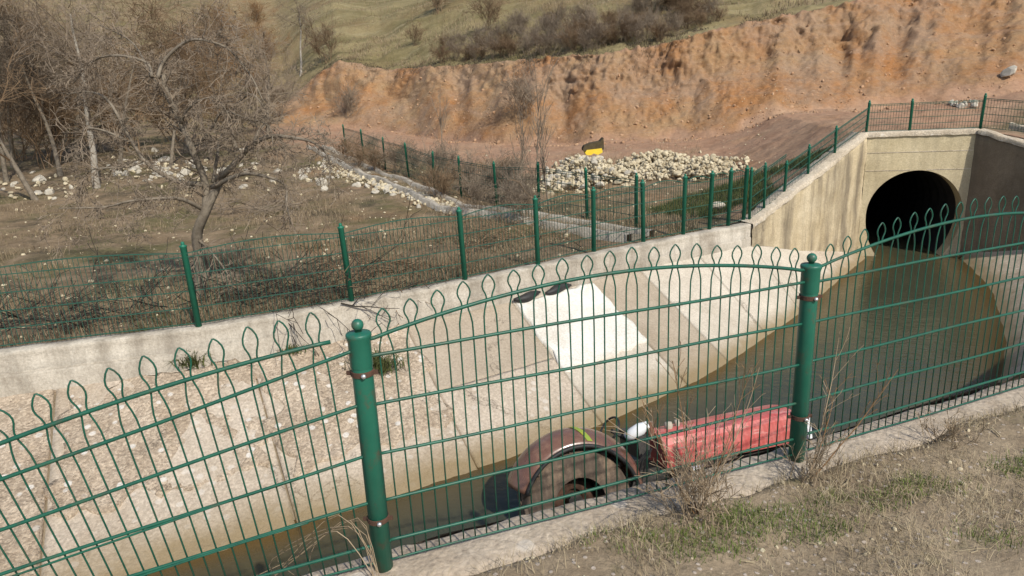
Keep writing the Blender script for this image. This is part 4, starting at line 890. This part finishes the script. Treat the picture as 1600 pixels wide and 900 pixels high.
def field_pts(n, u0, u1, v0, v1, keep):
    u = rg2.uniform(u0, u1, n*2); out = []
    thq = rg2.uniform(math.radians(-46), math.radians(16), n); r0q = np.interp(thq, B_TH, B_R); rq = r0q + .1 + (rg2.uniform(0, 1, n)**1.6)*14
    x, y = rq*np.sin(thq), rq*np.cos(thq); k = keep(x, y); z = look(x[k], y[k]); return np.stack([x[k], y[k], z], 1)
blades('field_grass', field_pts(90000, 0, 0, 0, 0, lambda x, y: fbm(x*.9, y*.9, 0, 93, 4)+rg2.uniform(-.4, .4, len(x)) > .1), .15, .007, M['dryfar'], .7, 8, label='dry grass covering the field behind the far fence', cat='grass')
blades('field_grass', field_pts(40000, 0, 0, 0, 0, lambda x, y: fbm(x*.5+4, y*.5, 0, 94, 4)+rg2.uniform(-.2, .2, len(x)) > .35), .06, .006, M['weed'], .7, 9, label='low green growth in patches of the far field', cat='grass')
tt = rg2.uniform(0, 1, 26000); bb = .1+rg2.uniform(0, 1, 26000)**1.4*2.2; ex = HWL[0]+(LW[0]-HWL[0])*tt-nL[0]*(.3+bb); ey = HWL[1]+(LW[1]-HWL[1])*tt-nL[1]*(.3+bb)
k = fbm(ex*1.2, ey*1.2, 0, 97, 3)+rg2.uniform(-.5, .5, len(ex)) > 0; blades('embankment_grass', np.stack([ex[k], ey[k], look(ex[k], ey[k])], 1), .13, .008, M['weed'], .7, 12, label='dull green grass on the earth bank behind the left wing wall', cat='grass')
def polar_pts(n, tlo, thi, rfun):
    q = rg2.uniform(math.radians(tlo), math.radians(thi), n); r_ = rfun(q, np.interp(q, C_TH, C_R), np.interp(q, T_TH, T_R), n); x, y = r_*np.sin(q), r_*np.cos(q); return x, y, look(x, y)
x, y, z = polar_pts(60000, -36, 30, lambda q, rb, rt, n: rt+1.0+rg2.uniform(0, 1, n)**1.5*50); k = fbm(x*.35, y*.7, 0, 98, 4)+rg2.uniform(-.5, .5, n := len(x)) > .05
blades('hill_grass', np.stack([x[k], y[k], z[k]], 1), .22, .03, M['dryfar'], .6, 21, label='tufts of dry grass over the hill above the cliff', cat='grass')
x, y, z = polar_pts(7000, -17, 26, lambda q, rb, rt, n: rt+rg2.normal(.15, .6, n)); k = fbm(x*.8, y*.8, 0, 99, 3)+rg2.uniform(-.4, .4, len(x)) > .15
blades('turf_edge', np.stack([x[k], y[k], z[k]], 1), .13, .022, M['twig_dark'], 1.1, 22, label='ragged dark turf and roots along the cliff edge', cat='turf')
x, y, z = polar_pts(2600, -17, 40, lambda q, rb, rt, n: rb-.6+rg2.uniform(0, 1, n)**1.8*(rt-rb)); o = stone_stuff('cliff_debris', [((a, b, c_), float(d_)) for a, b, c_, d_ in zip(x, y, z, rg2.choice([.05, .08, .12, .2], len(x), p=[.5, .3, .15, .05]))], None); o.data.materials[0] = M['clod']; tag(o, 'loose clods and stones over the cliff foot', 'debris')
x, y, z = polar_pts(1500, -40, 22, lambda q, rb, rt, n: np.interp(q, B_TH, B_R)+.4+rg2.uniform(0, 1, n)**1.3*16); o = stone_stuff('field_stones', [((a, b, c_), float(d_)) for a, b, c_, d_ in zip(x, y, z, rg2.choice([.03, .05, .08, .13], len(x), p=[.45, .35, .15, .05]))], None); tag(o, 'little stones strewn over the far field', 'stones')
# pebbles on the bank
small = [(tuple(p), float(rg2.choice([.008, .012, .018, .026]))) for p in bank_pts(1500, lambda x, y, o: rg2.uniform(0, 1, len(x)) > .35)]
o = stone_stuff('pebbles', small, None); tag(o, 'pebbles strewn over the near bank', 'pebbles')

# straw and sticks lying on the bank
mb = MB(); rng = random.Random(14)
for p in bank_pts(420, lambda x, y, o: rg2.uniform(0, 1, len(x)) > .2):
    a = rng.uniform(0, 6.283); l = rng.choice((.03, .05, .08, .13)); d = Vector((math.cos(a), math.sin(a), rng.uniform(-.02, .12)))*l; p = Vector(p)+Vector((0, 0, .006)); mb.tube([p-d*.5, p+Vector((rng.gauss(0, .006), rng.gauss(0, .006), .004)), p+d*.5], rng.choice((.0012, .0018, .003)), 4)
o = mb.build('straw_litter', M['dry']); tag(o, 'broken straw and sticks lying on the near bank', 'litter', kind='stuff')
# dry bushes against the near fence
NB = dict(segs=[6, 4, 3], wob=.10, grav=[.02, .02, 0], rmin=.0011, lev=2, kids=[4, 3], ang=(.2, .75), len=(.3, .6), t0=.3, rf=.55)
def near_bush(c, n, H, spread, seed, label, tallest, mat):
    e = empty('dry_bush', c, label, 'bush'); rng = random.Random(seed)
    for k in range(n):
        a = rng.uniform(0, 6.283); s = rng.uniform(.05, spread); mb = MB(); h = H*rng.uniform(.45, 1.0)
        grow(mb, (rng.gauss(0, .05), rng.gauss(0, .04), -.01), (math.cos(a)*s, math.sin(a)*s*.7, 1), h, rng.uniform(.0018, .0034), 0, rng, NB); mb.build('stem', mat, e)
    for tip in tallest:
        tip = Vector(tip)-Vector(c); mb = MB(); grow(mb, (0, 0, -.01), tip, tip.length, .0038, 0, rng, dict(NB, wob=.05, kids=[7, 2], len=(.12, .3))); mb.build('stem', M['twig_red'] if rng.random() < .4 else mat, e)
b1 = Vector(atZ(1090, 808, .01)); b2 = Vector(atZ(1262, 752, .01))
near_bush(b1, 40, .34, 1.1, 5, 'tangled dry bush on the near bank in front of the tractor hood', [atY(1165,600,2.55), atY(1045,560,2.6), atY(1215,590,2.6), atY(985,640,2.5)], M['twig_straw'])
near_bush(b2, 18, .22, 1.0, 6, 'thin dry bush with reddish twigs at the foot of the right-hand post', [atY(1338,522,2.85), atY(1420,590,2.75), atY(1305,600,2.8)], M['twig_straw'])
b3 = Vector(atZ(1480, 690, .01)); near_bush(b3, 16, .14, 1.4, 7, 'small low dry bush on the bank near the right edge', [], M['twig_straw'])
# drooping bramble under the left panel and weeds on the far wall
mb = MB(); rng = random.Random(3)
for k in range(7): mb.tube(smoothline([Vector(atY(590+rng.uniform(-8, 8), 905, 2.05)), Vector(atY(545+rng.uniform(-20, 20), 815+rng.uniform(-15, 20), 2.1)), Vector(atY(470+rng.uniform(-50, 40), 850+rng.uniform(-30, 40), 2.2)), Vector(atY(430+rng.uniform(-60, 60), 910, 2.25))]), .0017, 3)
o = mb.build('bramble', M['twig_straw']); tag(o, 'arching dry bramble stems at the foot of the left-hand post', 'bramble')
def weed(p, r, n, seed, label, mat='weed'):
    rg = np.random.default_rng(seed); q = rg.normal(0, r*.4, (n, 3))*np.array((1.3, .6, .3)) + np.array(p); o = blades('weed', q, r, .012, M[mat], .9, seed, kind=None, label=label, cat='weed'); return o
weed(lining(np.array([2.95]), np.array([.02]))[0]+np.array((0, 0, .03)), .16, 260, 1, 'dark green weed tuft at the foot of the far wall left of the post')
weed(lining(np.array([4.05]), np.array([.30]))[0]+np.array((0, 0, .03)), .24, 360, 2, 'larger weed clump on the sloping slab beside the left-hand post')
weed(lining(np.array([3.55]), np.array([.06]))[0]+np.array((0, 0, .02)), .10, 120, 3, 'small weed in the slab joint under the far wall')
# black strips added in place of the dark gap at the head of the white slab
for k, (s0, s1, lab) in enumerate([(5.58, 5.97, 'left black strip in place of the dark gap at the top of the white patch'), (6.02, 6.44, 'right black strip in place of the dark gap at the top of the white patch')]):
    t = np.linspace(s0, s1, 14); P = lining(t, np.full(14, .035)+.012*np.sin(np.linspace(0, 5, 14)+k)); P[:, 2] += .055
    rad = .07*np.clip(np.sin(np.linspace(.25, 2.95, 14)), .2, 1); m = MB().tube([Vector(q) for q in P], list(rad), 8); o = m.build('gap_strip', M['black'], smooth=True); tag(o, lab, 'dark gap strip')

# ------------------------------------------------------------------ tractor sunk in the canal
HD = math.radians(15.5); tro = Vector((.48, 5.30, -1.90))
tr = empty('tractor', tro, 'old red farm tractor half sunk in the canal with faded maroon fender', 'tractor'); tr.rotation_euler = (math.radians(-16), math.radians(1.8), HD)
RXm = Matrix.Rotation(math.pi/2, 3, 'X')
def wheel(x, y, z, R_, w_, rim, name='wheel', lugs=18):
    tyre = MB().lathe([(rim, -w_*.42), (R_*.78, -w_*.5), (R_*.93, -w_*.46), (R_*.985, -w_*.3), (R_, 0), (R_*.985, w_*.3), (R_*.93, w_*.46), (R_*.78, w_*.5), (rim, w_*.42)], axis=RXm, n=48)
    wo = tyre.build(name, M['rubber'], tr, smooth=True); wo.location = (x, y, z)
    lm = MB()
    for k in range(lugs):
        for sd in (-1, 1):
            a = 2*math.pi*(k+(.5 if sd > 0 else 0))/lugs; c = Vector((math.cos(a), 0, math.sin(a)))*(R_*.985); c.y = sd*w_*.24
            lm.box(c, (.05, w_*.46, .032), Matrix.Rotation(-a, 3, 'Y') @ Matrix(((0, 0, 1), (0, 1, 0), (1, 0, 0))) @ Matrix.Rotation(sd*.6, 3, 'Z'))
    lm.build('tread', M['rubber'], wo)
    MB().lathe([(rim*1.03, -w_*.46), (rim*1.0, -w_*.5), (rim*.93, -w_*.44), (rim*.85, -w_*.2), (rim*.45, -w_*.12), (rim*.4, -w_*.3), (.001, -w_*.3)], axis=Matrix.Rotation(-math.pi/2, 3, 'X') @ Matrix.Scale(-1, 3, Vector((0, 0, 1))), n=36).build('rim', M['rust'], wo, smooth=True)
    return wo
wheel(0, 0, 0, .51, .30, .25); wheel(1.62, .12, -.22, .34, .18, .18, lugs=14); wheel(1.62, .90, -.22, .34, .18, .18, lugs=14)
def fender(y0, y1, sgn):
    n, m_ = 44, 14; P = np.zeros((n, m_, 3)); an = np.linspace(math.radians(158), math.radians(4), n)
    for j in range(m_):
        c = j/(m_-1); crown = .12*math.sin(math.pi*min(c*1.08, 1))**.7; y = y0+(y1-y0)*c; P[:, j] = np.stack([np.cos(an)*(.545+crown), np.full(n, y), np.sin(an)*(.545+crown)], -1)
    fo = gridmesh('fender', P, M['fender'], tr, flip=sgn > 0); so = fo.modifiers.new('thick', 'SOLIDIFY'); so.thickness = .012
    MB().tube([(math.cos(a)*.546, y0-.004*sgn, math.sin(a)*.546) for a in an], .019, 6).build('fender_lip', M['black'], fo, smooth=True)
    return fo
f1 = fender(-.20, .30, 1)
# coloured mark on the near fender
P = np.zeros((10, 8, 3)); 
for i, a in enumerate(np.linspace(math.radians(96), math.radians(82), 10)):
    for j, c in enumerate(np.linspace(.05, .62, 8)):
        cr = .545+.12*math.sin(math.pi*min(c*1.08, 1))**.7+.006; aa = a-.22*(1-c)**2; P[i, j] = (math.cos(aa)*cr, -.20+.5*c, math.sin(aa)*cr)
gridmesh('fender_mark', P[3:7], M['fender_mark'], f1, flip=True)
# bonnet: rounded box lofted forward
xs = [1.06, 1.10, 1.5, 2.0, 2.52, 2.60]; hs = [(.20, .02), (.215, 0), (.225, 0), (.235, 0), (.245, 0), (.225, .02)]
sec = []
for x, (hw_, ins) in zip(xs, hs):
    top = .36+.035*(x-.92); bot = .06+.02*(x-.92); w2 = .26-ins
    sec.append([(x, .51-w2, bot), (x, .51-w2-.012, bot+.13), (x, .51-w2+.005, top-.07), (x, .51-w2+.03, top-.02), (x, .51-w2+.075, top), (x, .51, top+.022), (x, .51+w2-.075, top), (x, .51+w2-.03, top-.02), (x, .51+w2, top-.07), (x, .51+w2, bot)])
mb = MB().grid(np.array(sec), flip=False); k = len(sec[0]); mb.add(sec[0], [tuple(range(k))]); mb.add(sec[-1], [tuple(reversed(range(k)))])
hd = mb.build('bonnet', M['hood'], tr)
MB().box((1.25, .51-.262, .2), (.14, .006, .1)).build('badge', simple('grey badge', (.4, .26, .24), (.5, .3, .28), 20, .6), hd)
MB().box((2.63, .51, .2), (.05, .40, .34)).build('grille', M['engine'], tr)
for yy in (.30, .72):
    MB().lathe([(.001, .05), (.05, .045), (.062, .02), (.06, -.03), (.001, -.04)], axis=Matrix.Rotation(math.pi/2, 3, 'Y'), n=16, c=(2.68, yy, .30)).build('headlight', M['whitep'], tr, smooth=True)
MB().box((2.74, .27, .18), (.05, .05, .30)).build('front_trim', M['whitep'], tr)
eng = MB().box((1.65, .51, -.12), (1.5, .30, .38)); eng.box((.55, .51, -.1), (.9, .36, .34)); eng.box((1.3, .33, .0), (.3, .14, .16)); eng.box((1.75, .34, -.02), (.34, .1, .1)); eng.tube([(1.1, .34, .02), (1.5, .28, -.03), (2.1, .3, .0)], .022, 6)
eng.build('engine_block', M['engine'], tr)
MB().tube([(0, 0, 0), (0, 1.02, 0)], .07, 10).build('rear_axle', M['engine'], tr); MB().tube([(1.62, .12, -.22), (1.62, .9, -.22)], .04, 8).build('front_axle', M['engine'], tr)
MB().box((1.42, .25, -.02), (.2, .1, .12)).build('battery', M['whitep'], tr)
st_ = MB().tube([(.92, .51, .25), (.62, .51, .46)], .022, 8); sw = st_.build('steering_column', M['engine'], tr)
MB().tube([(.6+.15*math.cos(q)*.55, .51+.17*math.sin(q), .47+.15*math.cos(q)*.75) for q in np.linspace(0, 2*math.pi, 24, endpoint=False)], .012, 6, close=True).build('steering_wheel', M['black'], sw)
ds = MB().box((.86, .51, .30), (.12, .44, .22)); ds.build('dashboard', M['engine'], tr)
sp = MB().box((.30, .51, .22), (.36, .40, .06)); sp.box((.10, .51, .36), (.06, .40, .26)); sp.build('seat', M['black'], tr)
lp = MB().lathe([(.001, -.02), (.045, -.015), (.06, .06), (.062, .16), (.045, .20), (.035, .24), (.001, .245)], n=16).build('white_lamp', M['whitep'], tr, smooth=True); lp.location = (.74, .40, .40); lp.rotation_euler = (.25, 1.05, -.2)
MB().tube([(.86, .48, .30), (.80, .42, .42)], .014, 6).build('lamp_bracket', M['black'], tr)
MB().tube([(1.02, .45, .36), (1.02, .45, .50)], .035, 8).build('filler_neck', M['fender'], tr); fx = MB().lathe([(.001, .04), (.035, .035), (.045, .0), (.03, -.06)], n=12, c=(1.25, .50, .42)); fx.build('fuel_cap', M['stone'], tr, smooth=True)
fx = MB().lathe([(.001, .03), (.025, .03), (.03, .0), (.02, -.05)], n=12, c=(1.36, .52, .43)); fx.build('radiator_cap', M['stone'], tr, smooth=True)
for k in range(3): MB().tube([(.62+.08*k, .16+.05*k, -.02), (.70+.07*k, .14+.04*k, .2), (.80+.05*k, .12+.05*k, .30)], .012, 6).build('lever', M['black'], tr)
